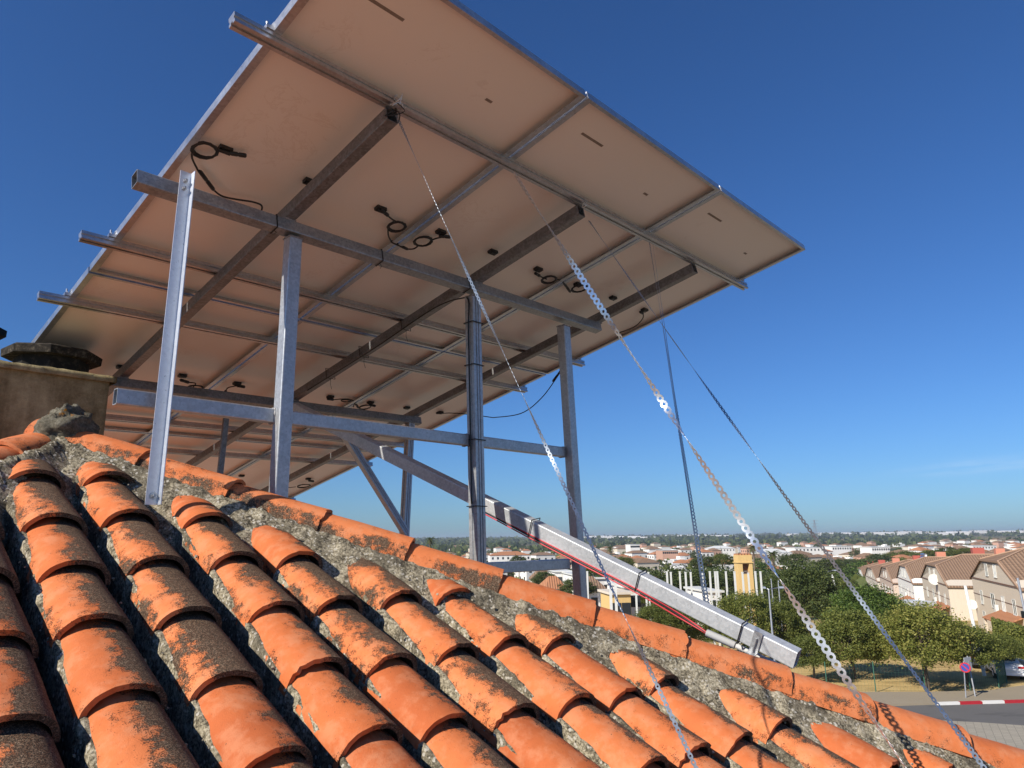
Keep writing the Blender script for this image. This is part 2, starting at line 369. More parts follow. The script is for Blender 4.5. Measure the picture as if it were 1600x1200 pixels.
KERB = [(14.0, 44.6), (20.0, 45.2), (25.2, 45.7), (30.8, 46.1), (38.0, 46.9), (46, 48.6)]
PATH_BACK = [(46, 57.0), (37, 51.6), (32.4, 49.8), (30.5, 48.9), (26.0, 48.7), (20, 49.0), (14, 49.2)]
sheet('road', [(8, 30), (60, 24), (80, 40), (80, 95), (74, 95), (46.6, 57.0), (46, 48.6)]+list(reversed(KERB[:-1]))+[(8, 44.2)], 0.008, 'asphalt')
sheet('pavement', KERB+PATH_BACK, 0.13, 'path_dust')
sheet('near_pavement', [(10, 30), (52, 22), (52, 33), (31, 38.6), (24.8, 41.0), (20, 42.4), (12, 42.0)], 0.13, 'paving')
def kerbs():
    pts = [Vector((x, y, 0)) for x, y in KERB]; k = 0
    for i in range(2, len(pts)-1):
        a, b = pts[i], pts[i+1]; n = max(1, round((b-a).length/1.55)); d = (b-a)/n
        for j in range(n):
            m = MB(); X = d.normalized(); Y = Vector((X.y, -X.x, 0))
            m.frame_box(a+d*j, X, Y, Vector((0, 0, 1)), 0.02, d.length-0.02, 0.004, 0.20, -0.1, 0.16)
            o = m.build('kerb_stone', 'kerb_white' if k % 2 == 0 else 'kerb_red'); k += 1
            tag(o, kerb_label(k), 'kerb stone', 'red and white painted kerb stones')
def kerb_label(k):
    nth = ['first', 'second', 'third', 'fourth', 'fifth', 'sixth', 'seventh', 'eighth', 'ninth', 'tenth', 'eleventh', 'twelfth', 'thirteenth', 'fourteenth', 'fifteenth', 'sixteenth']
    return ('white' if k % 2 else 'red')+' painted kerb stone along the road, '+nth[min(k-1, 15)]+' from its left end'
kerbs()

# ------------------------------------------------------------------ the house and its tiled roof
UPS = Vector((-0.634, 0.625, 0.455)).normalized(); LAT = Vector((0.702, 0.712, 0)).normalized()
UPS = (UPS-LAT*UPS.dot(LAT)).normalized(); NRM = LAT.cross(UPS).normalized()
ORG = C3(-1.628, 2.451, 0.243)
def roof_pt(lat, up, h=0.0): return ORG+LAT*lat+UPS*up+NRM*h
HIP_A, HIP_B = C3(-1.78, 2.885, 0.482), C3(2.0, 2.955, -0.82)
HD = (HIP_B-HIP_A).normalized()
APEX = C3(-1.845, 2.93, 0.50)
house = empty('house', (APEX.x, APEX.y, 0), 'house under the camera with an orange curved tile roof and rendered chimney', 'house')
UPH = Vector((UPS.x, UPS.y, 0)).normalized(); TANP = UPS.z/math.hypot(UPS.x, UPS.y)
EAVE = 4.4                                              # plan distance from the apex to each eave
zc = APEX.z-0.235
def corner(i, j, r=EAVE): return Vector((APEX.x, APEX.y, 0))+LAT*(i*r)+UPH*(j*r)
m = MB(); r_ = EAVE-0.35
cs = [corner(-1, -1, r_), corner(1, -1, r_), corner(1, 1, r_), corner(-1, 1, r_)]
ztop = zc-r_*TANP-0.05
m.add([c+Vector((0, 0, z)) for z in (0, ztop) for c in cs], [(0, 1, 5, 4), (1, 2, 6, 5), (2, 3, 7, 6), (3, 0, 4, 7)])
plain('house_wall', (0.62, 0.56, 0.46), 0.9, scale=2, bump=0.01)
m.build('wall', 'house_wall', house)
m = MB(); cs = [corner(-1, -1), corner(1, -1), corner(1, 1), corner(-1, 1)]; ze = zc-EAVE*TANP
ap = Vector((APEX.x, APEX.y, zc))
m.add([ap]+[c+Vector((0, 0, ze)) for c in cs]+[c+Vector((0, 0, ze-0.12)) for c in cs],
      [(0, 1, 2), (0, 2, 3), (0, 3, 4), (0, 4, 1), (1, 5, 6, 2), (2, 6, 7, 3), (3, 7, 8, 4), (4, 8, 5, 1), (8, 7, 6, 5)])
roof = m.build('roof', 'channel_shade', house)
# barrel tile: x across, y up the slope, z out of the roof; the lower lip is at y = 0
def barrel(L, w0, w1, h0, h1, th, seed, na=14, nl=4, flip=False, droop=0.0):
    rn = random.Random(seed); tw = rn.uniform(-.004, .004); sag = rn.uniform(-.002, .002); v = []; f = []
    chip = [rn.uniform(-0.0016, 0.0016)+0.004*mn.noise((j*.35, seed, 0))-(0.007 if rn.random() < .03 else 0)*-1 for j in range(na+1)]
    for side in (0, 1):
        for i in range(nl+1):
            t = i/nl; w = (w0+(w1-w0)*t)/2-(th if side else 0); h = h0+(h1-h0)*t-(th if side else 0)
            for j in range(na+1):
                a = math.pi*j/na; ca = -math.cos(a); sa = math.sin(a)
                x = math.copysign(abs(ca)**0.92, ca)*w; z = sa**0.9*h if sa > 0 else 0.0
                if side: z = max(z, 0.0)
                x += tw*t; z += -h1*0 + sag*math.sin(math.pi*t)+mn.noise((x*14+seed*3, t*3, side*0))*0.0018
                y = L*t+(chip[j] if i == 0 else 0)
                z0 = -(h0-0.0)-(0.030/0.305)*L*t*0
                v.append((x, y, (z-h0) if not flip else (h0-z)))
    n = na+1; K = (nl+1)*n
    for i in range(nl):
        for j in range(na):
            q = (i*n+j, i*n+j+1, (i+1)*n+j+1, (i+1)*n+j)
            f.append(q); f.append(tuple(K+k for k in reversed(q)))
    for i, rev in ((0, True), (nl, False)):
        for j in range(na):
            q = (i*n+j, i*n+j+1, K+i*n+j+1, K+i*n+j); f.append(tuple(reversed(q)) if rev else q)
    for j in (0, na):
        for i in range(nl):
            f.append((i*n+j, (i+1)*n+j, K+(i+1)*n+j, K+i*n+j))
    return v, f
def smooth_mesh(name, vf, mat):
    me = mesh_data(name, vf[0], vf[1], mat, True)
    try: me.set_sharp_from_angle(angle=R(50))
    except Exception: pass
    return me
TILE = [smooth_mesh('roof_tile', barrel(0.395, 0.188, 0.172, 0.080, 0.064, 0.014, s, 20), 'clay_tile') for s in range(7)]
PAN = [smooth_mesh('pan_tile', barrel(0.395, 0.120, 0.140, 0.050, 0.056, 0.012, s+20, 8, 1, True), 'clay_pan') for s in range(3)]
HIPT = [smooth_mesh('hip_tile', barrel(0.47, 0.205, 0.186, 0.092, 0.080, 0.013, s+40, 20, 4), 'clay_hip') for s in range(4)]
def frame_M(p, X, Y, Z): return Matrix(((X.x, Y.x, Z.x, p.x), (X.y, Y.y, Z.y, p.y), (X.z, Y.z, Z.z, p.z), (0, 0, 0, 1)))
EXPO = 0.304
COLS = {  # lateral position -> heights of the lower lips of its first tiles, then spaced on
    -1.42: [-1.42], -1.18: [-1.22], -0.94: [-1.10], -0.70: [-0.80], -0.46: [-0.62], -0.225: [-0.34],
    0.0: [0.028, -0.321, -0.630, -0.913, -1.209], 0.236: [0.046, -0.281, -0.611, -0.911, -1.213, -1.497],
    0.489: [-0.296, -0.597, -0.916, -1.212, -1.497], 0.713: [-0.607, -0.911, -1.239, -1.518], 0.962: [-0.907, -1.238, -1.541],
    1.205: [-0.919, -1.232, -1.558, -1.848], 1.425: [-1.270, -1.586, -1.861], 1.664: [-1.574, -1.884], 1.945: [-1.889],
    2.175: [-2.19], 2.44: [-2.30], 2.69: [-2.62], 2.93: [-2.95], 3.17: [-3.10], 3.41: [-3.38]}
UMIN = -3.9
def tilt_frame(lat, up, h, yaw, dz=0.0, tilt=0.074):
    Y = (UPS*math.cos(tilt)-NRM*math.sin(tilt)); Y = (Y+LAT*yaw).normalized(); X = Y.cross(NRM).normalized(); Z = X.cross(Y)
    return frame_M(roof_pt(lat, up, h), X, Y, Z)
lats = sorted(COLS); ntile = 0
first_top = {}
for lat in lats:
    us = list(COLS[lat])
    while us[-1] > UMIN: us.append(us[-1]-EXPO*random.uniform(0.98, 1.02))
    top_lim = 0.30-(lat-0.30)*1.07 if lat > 0.2 else 0.30-(0.2-lat)*1.07
    first_top[lat] = us[0]
    for k, up in enumerate(us):
        o = link('roof_tile', random.choice(TILE), roof, tilt_frame(lat+random.uniform(-.004, .004), up, 0, random.uniform(-.02, .02)))
        # the topmost tile of a column is cut short by the hip
        if k == 0:
            vis = {0.0: .16, 0.236: .12, 0.489: .20, 0.713: .26, 0.962: .35, 1.205: .15, 1.425: .21, 1.664: .24, 1.945: .27, 2.175: .33, 2.44: .20}.get(lat, .2)
            o.scale = (1, (vis+0.05)/0.395, 1) if vis < 0.34 else (1, 1, 1)
for a, b in zip(lats[:-1], lats[1:]):
    lat = (a+b)/2+0.004; up = min(first_top[a], first_top[b])+0.12
    while up > UMIN:
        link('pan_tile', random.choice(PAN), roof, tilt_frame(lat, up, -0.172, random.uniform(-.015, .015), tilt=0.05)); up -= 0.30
# mortar packed along the left edge of every column
def noisy_grid(rows, amp, sc, seed):
    nr, nc = len(rows), len(rows[0]); v = []
    for i, row in enumerate(rows):
        for j, p in enumerate(row):
            e = 0.0 if j in (0, nc-1) else 1.0
            n1 = mn.fractal(p*sc+Vector((seed, 0, 0)), 0.8, 2.2, 4); n2 = mn.fractal(p*sc+Vector((0, seed+9, 4)), 0.8, 2.2, 4); n3 = mn.fractal(p*sc+Vector((3, 1, seed)), 0.8, 2.2, 4)
            v.append(p+Vector((n1, n2, n3))*amp*e)
    return v, [(i*nc+j, i*nc+j+1, (i+1)*nc+j+1, (i+1)*nc+j) for i in range(nr-1) for j in range(nc-1)]
for ci, lat in enumerate(lats):
    if lat < -0.5 or lat > 2.8: continue
    u0 = first_top[lat]+0.10; n = int((u0-UMIN)/0.022); rows = []
    for i in range(n):
        up = u0-i*0.022; w = 0.002+0.010*(0.5+mn.noise((up*5, ci*7.3, 0)))+0.004*mn.noise((up*23, ci, 2))
        ph = ((first_top[lat]-up) % EXPO)/EXPO
        le = lat-0.089+0.006*ph
        rows.append([roof_pt(le+0.03, up, -0.070), roof_pt(le+0.004, up, -0.062), roof_pt(le-w*0.7, up, -0.068), roof_pt(le-w, up, -0.092), roof_pt(le-w-0.004, up, -0.185)])
    v, f = noisy_grid(rows, 0.0045, 30, ci*3.1)
    link('mortar_bed', mesh_data('mortar_bed', v, f, 'mortar', True), roof)
# hip tiles down the right-hand hip, joints where the photograph has them
def hip_row(A, D, lips, side):
    Zp = Vector((0, 0, 1)); Y0 = -D; X = Y0.cross(Zp).normalized()
    for k, s in enumerate(lips):
        tl = 0.022; Z = X.cross(Y0).normalized()
        Y = (Y0*math.cos(tl)-Z*math.sin(tl)).normalized(); Z2 = X.cross(Y).normalized()
        yaw = random.uniform(-.012, .012); Y = (Y+X*yaw).normalized(); X2 = Y.cross(Z2).normalized()
        link('hip_tile', HIPT[k % 4], roof, frame_M(A+D*s+Vector((0, 0, random.uniform(-.003, .003))), X2, Y, Z2))
def s_of_x(x): return (x-HIP_A.x)/HD.x
lips = [s_of_x(x) for x in (-1.47, -1.105, -0.738, -0.398, -0.040, 0.318, 0.667, 1.055, 1.357, 1.704, 2.07, 2.44, 2.8, 3.2, 3.6)]
hip_row(HIP_A, HD, lips, 1)
HD2 = Vector((0.0, -1.0, -0.358)).normalized(); HIP2_A = C3(-1.89, 2.86, 0.475)
hip_row(HIP2_A, HD2, [0.30, 0.69, 1.08, 1.47, 1.86, 2.25, 2.64], -1)
# mortar under the hips: a rough bank from beneath the hip tiles down onto the field
def hip_bank(A, D, s0, s1, sgn, seed):
    rows = []; n = int((s1-s0)/0.018)
    down = -UPS; 
    for i in range(n):
        s = s0+i*0.018; P = A+D*s
        side = Vector((0, -1, 0)) if sgn > 0 else Vector((1, 0, 0))
        def on(d, h):                                  # point d metres out from the hip line, h above the crest plane
            q = P+side*d; k = (q-ORG).dot(NRM); return q-Vector((0, 0, 1))*((k-h)/NRM.z)
        wob = 0.022*mn.noise((s*6, seed, 0))
        rows.append([P+Vector((0, 0, -0.055)), P+side*0.080+Vector((0, 0, -0.088)), on(0.112+wob*.4, -0.006), on(0.135+wob*.7, -0.022), on(0.175+wob, -0.045), on(0.215+wob*1.5, -0.066), on(0.262+wob*2, -0.092), on(0.31+wob, -0.150)])
    v, f = noisy_grid(rows, 0.016, 24, seed)
    link('mortar_bank', mesh_data('mortar_bank', v, f, 'mortar', True), roof)
hip_bank(HIP_A, HD, -0.02, 5.4, 1, 3.0)
hip_bank(HIP2_A, HD2, -0.02, 3.2, -1, 8.0)
def hip_back(A, D, s0, s1, side, seed):
    rows = []
    for i in range(int((s1-s0)/0.06)):
        P = A+D*(s0+i*0.06); rows.append([P+Vector((0, 0, -0.055)), P+side*0.09+Vector((0, 0, -0.085)), P+side*0.18+Vector((0, 0, -0.15)), P+side*0.34+Vector((0, 0, -0.30))])
    v, f = noisy_grid(rows, 0.012, 12, seed); link('mortar_bank', mesh_data('mortar_bank', v, f, 'mortar', True), roof)
hip_back(HIP_A, HD, 0, 5.4, Vector((0, 1, 0)), 5.0); hip_back(HIP2_A, HD2, 0, 3.2, Vector((-1, 0, 0)), 6.0)
# lump of mortar over the apex
def lump():
    v = []; f = []; nu, nv = 48, 28
    for i in range(nv+1):
        a = math.pi*i/nv
        for j in range(nu):
            b = 2*math.pi*j/nu; d = Vector((math.sin(a)*math.cos(b), math.sin(a)*math.sin(b), math.cos(a)))
            r = 1+0.22*mn.fractal(d*2.3+Vector((4, 1, 2)), 0.8, 2.1, 5)
            v.append(Vector((d.x*0.100, d.y*0.12, d.z*0.105))*(r+0.06*mn.fractal(d*7, .8, 2.1, 3)))
    for i in range(nv):
        for j in range(nu): f.append((i*nu+j, i*nu+(j+1) % nu, (i+1)*nu+(j+1) % nu, (i+1)*nu+j))
    link('mortar_cap', mesh_data('mortar_cap', v, f, 'apex_mortar', True), roof, Matrix.Translation(C3(-1.83, 2.88, 0.445)))
lump()
# the slopes behind the hips: rows of covers joined, as no camera near the photograph's sees into them
def back_slope(out_dir, along, name):
    v = []; f = []; n = 150; W = 2*EAVE
    for k in range(n+1):
        q = -EAVE+W*k/n; h = 0.07*abs(math.sin(math.pi*(q/0.24)))
        d0 = abs(q)
        v += [Vector((APEX.x, APEX.y, zc-d0*TANP+h+0.03))+along*q+out_dir*d0, Vector((APEX.x, APEX.y, zc-(EAVE+.05)*TANP+h+0.03))+along*q+out_dir*(EAVE+.05)]
    for k in range(n): f.append((2*k, 2*k+1, 2*k+3, 2*k+2))
    o = link(name, mesh_data(name, v, f, 'clay_back', True), roof); o['kind'] = 'stuff'
back_slope(LAT, UPH, 'tile_field'); back_slope(UPH, LAT, 'tile_field'); back_slope(-LAT, UPH, 'tile_field')

def crumbs():
    g = random.Random(17); V = []; F = []
    def bit(c, r):
        q = [Vector((x, y, z))*r*g.uniform(.55, 1.15) for x in (-1, 1) for y in (-1, 1) for z in (-1, 1)]; k = len(V); M = Matrix.Rotation(g.uniform(0, 6.28), 3, Vector((g.random(), g.random(), g.random()+.1)))
        V.extend([c+M @ p for p in q]); F.extend([tuple(k+i for i in f_) for f_ in ((0, 1, 3, 2), (4, 6, 7, 5), (0, 4, 5, 1), (2, 3, 7, 6), (0, 2, 6, 4), (1, 5, 7, 3))])
    for _ in range(260):
        P = HIP_A+HD*g.uniform(0, 4.6)+Vector((0, -1, 0))*g.uniform(.12, .22); k = (P-ORG).dot(NRM); d = P-Vector((0, 0, 1))*((k+g.uniform(.03, .06))/NRM.z); bit(d, g.choice((.002, .002, .003, .004)))
    for lat in lats:
        if -.5 < lat < 2.8:
            for _ in range(36): bit(roof_pt(lat-g.uniform(.088, .105), g.uniform(UMIN, first_top[lat]), -g.uniform(.062, .09)), g.choice((.002, .003, .004)))
            for _ in range(25): bit(roof_pt(lat+g.uniform(.08, .13), g.uniform(UMIN, first_top[lat]), -.10), g.choice((.003, .004, .005)))
    o = link('mortar_crumbs', mesh_data('mortar_crumbs', V, F, 'crumb'), roof); o['kind'] = 'stuff'
plain('crumb', (.33, .29, .22), .95, var=.6, scale=60); crumbs()

# chimney
U_AZ = Vector((0.684, 0.729, 0)).normalized(); V_AZ = Vector((-0.729, 0.684, 0)).normalized()
CH = C3(-2.165, 3.72, 0)                                  # near right corner in plan
m = MB(); m.frame_box(Vector((CH.x, CH.y, 0)), U_AZ, V_AZ, Vector((0, 0, 1)), -1.02, 0, 0, 0.80, zc-2.2, CAM_Z+0.855)
chim = m.build('chimney', 'chimney_render', house)
rows = [[Vector((CH.x, CH.y, CAM_Z+0.845))+U_AZ*a+V_AZ*b+Vector((0, 0, h)) for b, h in ((-0.022, 0.0), (-0.026, 0.016), (-0.02, 0.034), (0.02, 0.044), (0.4, 0.05), (0.78, 0.044), (0.82, 0.034), (0.826, 0.0))] for a in np.linspace(-1.045, 0.028, 40)]
v, f = noisy_grid(rows, 0.006, 16, 2.2)
v, f = list(v), list(f); nc = 8; f.append(tuple(range(nc))); f.append(tuple(range(39*nc, 40*nc)))
link('chimney_coping', mesh_data('chimney_coping', v, f, 'chimney_render', True), chim)
def octo(r, z0, z1, c, r2=None):
    r2 = r2 or r; k = [R(22.5+45*i+8) for i in range(8)]
    v = [(c.x+rr*math.cos(a), c.y+rr*math.sin(a), z) for rr, z in ((r, z0), (r2, z1)) for a in k]
    return v, [(i, (i+1) % 8, 8+(i+1) % 8, 8+i) for i in range(8)]+[tuple(range(8)), tuple(range(8, 16))]
cc = C3(-2.63, 3.93, 0)
m = MB(); m.add(*octo(0.205, CAM_Z+0.885, CAM_Z+0.935, cc, 0.200)); m.add(*octo(0.185, CAM_Z+0.935, CAM_Z+1.022, cc)); m.build('cowl_collar', 'sooty_concrete', chim)
m = MB(); m.add(*octo(0.243, CAM_Z+1.022, CAM_Z+1.064, cc, 0.247)); m.add(*octo(0.247, CAM_Z+1.064, CAM_Z+1.074, cc, 0.232)); m.build('chimney_cap', 'cap_lichen', chim)
cw = empty('chimney_cowl', C3(-3.13, 4.2, 0.9), 'dark chimney cap whose edge just enters the left side', 'chimney cap')
m = MB(); c2 = C3(-3.275, 4.2, 0); m.add(*octo(0.13, CAM_Z+1.27, CAM_Z+1.31, c2, 0.13)); m.build('cap', 'sooty_concrete', cw)
m = MB(); m.tube([C3(-3.275, 4.2, -0.6), C3(-3.275, 4.2, 1.27)], 0.06, 12); m.build('flue_pipe', 'sooty_concrete', cw)

# ------------------------------------------------------------------ solar array
AO = C3(-0.4645, 1.7518, 1.7793); AU = Vector((0.6841, 0.7293, 0.0115)); AV = Vector((-0.7127, 0.6717, -0.2023)); AN = AU.cross(AV)
if AN.z > 0: AN = -AN
def AP(a, b, n=0.0): return AO+AU*a+AV*b+AN*n
PW, PL = 1.134, 2.228
PITCH_A, PITCH_B = PW+0.013, 2.2450
row_names = ['front row', 'middle row', 'rear row']; col_names = ['left', 'middle', 'right']
glass_me = None
PANELS = []
for rj in range(3):
    for ci in range(3):
        a0, b0 = ci*PITCH_A, rj*PITCH_B
        rt = empty('solar_module', AP(a0+PW/2, b0+PL/2, 0), 'solar panel seen from below, %s panel of the %s%s' % (col_names[ci], row_names[rj], ' at the highest edge' if rj == 0 else (' beside the chimney' if rj == 2 and ci == 0 else '')), 'solar panel', 'solar panels of the tilted array')
        m = MB(); fb = lambda x0, x1, y0, y1, z0, z1: m.frame_box(AO, AU, AV, AN, x0, x1, y0, y1, z0, z1)
        a1, b1 = a0+PW, b0+PL
        fb(a0, a0+.0025, b0, b1, 0, .035); fb(a1-.0025, a1, b0, b1, 0, .035); fb(a0+.0025, a1-.0025, b0, b0+.0025, 0, .035); fb(a0+.0025, a1-.0025, b1-.0025, b1, 0, .035)
        fb(a0+.0025, a0+.028, b0+.0025, b1-.0025, .033, .035); fb(a1-.028, a1-.0025, b0+.0025, b1-.0025, .033, .035)
        fb(a0+.028, a1-.028, b0+.0025, b0+.016, .033, .035); fb(a0+.028, a1-.028, b1-.016, b1-.0025, .033, .035)
        m.build('frame', 'aluminium', rt)
        m = MB(); m.frame_box(AO, AU, AV, AN, a0+.0025, a1-.0025, b0+.0025, b1-.0025, 0.004, .008); m.build('backsheet', 'backsheet', rt)
        m = MB(); m.frame_box(AO, AU, AV, AN, a0+.0025, a1-.0025, b0+.0025, b1-.0025, 0.0005, .0038); m.build('glass', 'solar_glass', rt)
        for ja in (0.14, 0.522, 0.905):
            m = MB(); m.frame_box(AO, AU, AV, AN, a0+ja-.026, a0+ja+.026, b0+1.075, b0+1.108, .008, .024)
            m.frame_box(AO, AU, AV, AN, a0+ja-.018, a0+ja+.018, b0+1.080, b0+1.103, .024, .028); m.build('junction_box', 'black_plastic', rt)
        if rj == 0:
            for (x, y, w) in ((0.255, 0.170, 0.155), (0.842, 0.271, 0.035)):
                m = MB(); m.frame_box(AO, AU, AV, AN, a0+x-w/2, a0+x+w/2, b0+y-.0065, b0+y+.0065, .008, .0086); m.build('label_strip', 'sticker', rt)
        PANELS.append(rt)
def panel(ci, rj): return PANELS[rj*3+ci]
def lead(par, pts, r=0.0042, name='lead', n=8):
    m = MB(); m.tube(spline([AP(a, b, k) for a, b, k in pts], n), r, 7); return m.build(name, 'black_plastic', par, True)
def connector(par, p, q, r=0.0095):
    p, q = AP(*p), AP(*q); d = (q-p); m = MB()
    m.tube([p, p+d*.08, p+d*.45, p+d*.5, p+d*.55, p+d*.92, q], [r*.55, r, r, r*.72, r, r, r*.6], 9); m.build('connector', 'black_plastic', par, True)
def coil(par, a, b, r, turns=3, n0=0.03, el=1.0, rot=0.0):
    pts = []
    for k in range(turns*12+1):
        t = 2*math.pi*k/12+rot; rr = r*(1+0.10*math.sin(k*.7)); pts.append((a+rr*math.cos(t), b+rr*el*math.sin(t), n0+0.003*math.sin(k*.31)+0.0016*k/12))
    m = MB(); m.tube([AP(*p) for p in pts], 0.0046, 6); m.build('cable_coil', 'black_plastic', par, True)
p = panel(0, 0)
coil(p, 0.070, 1.120, 0.046); lead(p, [(0.105, 1.09, .03), (0.14, 1.085, .03), (0.160, 1.083, .03)]); connector(p, (0.155, 1.085, .03), (0.215, 1.062, .032))
lead(p, [(0.03, 1.14, .03), (0.05, 1.19, .03), (0.09, 1.24, .03), (0.11, 1.262, .03)]); connector(p, (0.105, 1.25, .03), (0.205, 1.335, .035), .009)
lead(p, [(0.205, 1.335, .035), (0.25, 1.355, .035), (0.31, 1.345, .035), (0.38, 1.325, .035), (0.425, 1.335, .035), (0.445, 1.40, .04)])
connector(p, (0.895, 1.08, .03), (0.955, 1.10, .03)); lead(p, [(0.95, 1.10, .03), (0.99, 1.115, .03), (1.02, 1.12, .03)]); coil(p, 1.045, 1.152, 0.043)
p = panel(1, 0)
lead(p, [(1.02, 1.19, .03), (1.06, 1.24, .03), (1.11, 1.28, .03)]); connector(p, (1.10, 1.275, .03), (1.225, 1.290, .032), .008); coil(p, 1.243, 1.188, 0.045, rot=1.0)
lead(p, [(1.275, 1.16, .03), (1.29, 1.13, .03), (1.31, 1.105, .03)]); connector(p, (1.285, 1.108, .03), (1.345, 1.085, .03)); lead(p, [(1.225, 1.29, .03), (1.25, 1.27, .03), (1.25, 1.23, .03)])
connector(p, (2.045, 1.115, .03), (2.10, 1.125, .03)); lead(p, [(2.095, 1.125, .03), (2.14, 1.13, .03), (2.17, 1.13, .03)]); coil(p, 2.185, 1.125, 0.048, el=0.9)
p = panel(2, 0)
lead(p, [(2.22, 1.10, .03), (2.27, 1.095, .03), (2.30, 1.105, .03)]); connector(p, (2.29, 1.10, .03), (2.44, 1.165, .033), .0085); coil(p, 2.455, 1.10, 0.05, rot=.5)
connector(p, (3.16, 1.11, .03), (3.21, 1.115, .03)); lead(p, [(3.21, 1.115, .03), (3.27, 1.16, .035), (3.32, 1.25, .04), (3.32, 1.33, .04), (3.28, 1.42, .045)])
lead(p, [(3.40, 2.02, .035), (3.405, 2.10, .09), (3.44, 2.35, .20), (3.44, 2.60, .25), (3.41, 2.9, .19)], name='hanging_lead')
p = panel(2, 1); connector(p, (3.405, 2.04, .05), (3.41, 2.18, .12), .009)
lead(p, [(3.41, 2.9, .19), (3.36, 3.1, .10), (3.26, 3.26, .04), (3.19, 3.33, .03)]); connector(p, (3.20, 3.32, .03), (3.14, 3.33, .03))
p = panel(0, 1)
connector(p, (0.905, 3.375, .03), (0.975, 3.40, .03), .011); lead(p, [(0.97, 3.40, .03), (1.02, 3.40, .03), (1.03, 3.46, .035)]); coil(p, 1.045, 3.46, 0.05, 2, .035, .9)
p = panel(1, 1)
connector(p, (1.285, 3.34, .03), (1.35, 3.345, .03), .011); lead(p, [(1.29, 3.34, .03), (1.24, 3.38, .04), (1.26, 3.46, .05)]); connector(p, (1.245, 3.42, .045), (1.265, 3.50, .05), .01)
connector(p, (2.03, 3.35, .03), (2.09, 3.35, .03), .011); lead(p, [(2.09, 3.35, .03), (2.18, 3.30, .03), (2.27, 3.33, .03), (2.32, 3.42, .04)]); coil(p, 2.19, 3.33, 0.045, 1, .03, .5)
p = panel(2, 1)
coil(p, 2.42, 3.40, 0.045, 2, .035, 1.2); connector(p, (2.43, 3.35, .03), (2.50, 3.36, .03), .011); connector(p, (2.30, 3.36, .03), (2.37, 3.42, .04), .01)
p = panel(2, 2)
coil(p, 3.255, 5.78, 0.07, 2, .04); connector(p, (3.21, 5.60, .03), (3.29, 5.62, .03), .012); lead(p, [(3.19, 5.83, .04), (3.10, 5.88, .04), (3.02, 5.86, .04)])

frame = empty('mounting_frame', C3(-0.2, 3.75, -0.2), 'galvanised steel support frame of posts, beams and rails under the solar panels', 'support frame')
# aluminium rails: a slotted extrusion
rail_prof = [(-.02, -.02), (-.006, -.02), (-.006, -.010), (.006, -.010), (.006, -.02), (.02, -.02), (.02, -.008), (.015, -.008), (.015, .004), (.02, .004), (.02, .02), (-.02, .02), (-.02, .004), (-.015, .004), (-.015, -.008), (-.02, -.008)]
for b, a1 in ((0.462, 3.50), (1.905, 3.50), (2.530, 3.48), (4.15, 3.50), (4.82, 3.50), (6.35, 3.48)):
    m = MB(); m.profile(rail_prof, None, AP(-0.135, b+.005, .0555), AP(a1, b+.005, .0555), -AN); m.build('rail', 'aluminium', frame)
    for a in (-0.012, 3*PW+.04):
        m = MB(); s = 1 if a > 0 else -1
        m.frame_box(AO, AU, AV, AN, a-.014, a+.014, b-.02, b+.02, .018, .034); m.frame_box(AO, AU, AV, AN, a-.014*s-.002, a-.014*s+.002, b-.02, b+.02, -.004, .018)
        m.tube([AP(a, b, .018), AP(a, b, -.012)], .0045, 8); m.tube([AP(a, b, .018), AP(a, b, .010)], .008, 6); m.build('end_clamp', 'aluminium', frame)
O60, I60 = rrect(.058, .058, .005, .003); O40, I40 = rrect(.044, .058, .005, .003)
def tube60(name, p0, p1, up, w=.058, h=.058, mat='galvanised', t=.003):
    o, i = rrect(w, h, .005, t); m = MB(); m.profile(o, i, p0, p1, up); return m.build(name, mat, frame)
for a, b1 in ((0.500, 6.55), (1.672, 6.6), (2.805, 6.6)):
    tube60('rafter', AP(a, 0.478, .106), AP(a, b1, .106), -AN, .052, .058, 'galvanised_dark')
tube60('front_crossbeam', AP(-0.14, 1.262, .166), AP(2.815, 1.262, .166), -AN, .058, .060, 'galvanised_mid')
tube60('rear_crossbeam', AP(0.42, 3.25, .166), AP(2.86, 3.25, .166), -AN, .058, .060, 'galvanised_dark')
# grooved post profile
def grooved(w, h, g=.006, d=.005):
    return [(-w/2, -h/2), (-g*2.2, -h/2), (-g*2.2, -h/2+d), (-g*.8, -h/2+d), (-g*.8, -h/2), (g*.8, -h/2), (g*.8, -h/2+d), (g*2.2, -h/2+d), (g*2.2, -h/2), (w/2, -h/2),
            (w/2, -g*1.2), (w/2-d, -g*1.2), (w/2-d, g*1.2), (w/2, g*1.2), (w/2, h/2), (g, h/2), (g, h/2-d), (-g, h/2-d), (-g, h/2), (-w/2, h/2)]
Z1 = Vector((0, 0, 1))
def post_at(x, y, ztop, zbot, grooves=False, w=.06, dxb=0, dyb=0):
    p1 = C3(x, y, ztop); p0 = C3(x+dxb, y+dyb, zbot)
    if grooves: m = MB(); m.profile(grooved(w, w), None, p0, p1, V_AZ); return m.build('post', 'galvanised', frame)
    return tube60('post', p0, p1, V_AZ, w, w)
post_at(-0.972, 2.960, 1.325, -0.05, dxb=0.0)
post_at(-0.214, 3.768, 1.325, -1.05, True, .062, dxb=0.045, dyb=0.05)
post_at(0.333, 4.352, 1.325, -1.35, False, .062, dxb=0.10, dyb=0.10)
def beam(name, p0, p1, w=.04, h=.06, up=None, mat='galvanised'): return tube60(name, p0, p1, up or Z1, w, h, mat)
zl = 0.520
lb = lambda s, z=zl, off=0.0: C3(-1.437, 2.513, z)+U_AZ*s - V_AZ*off
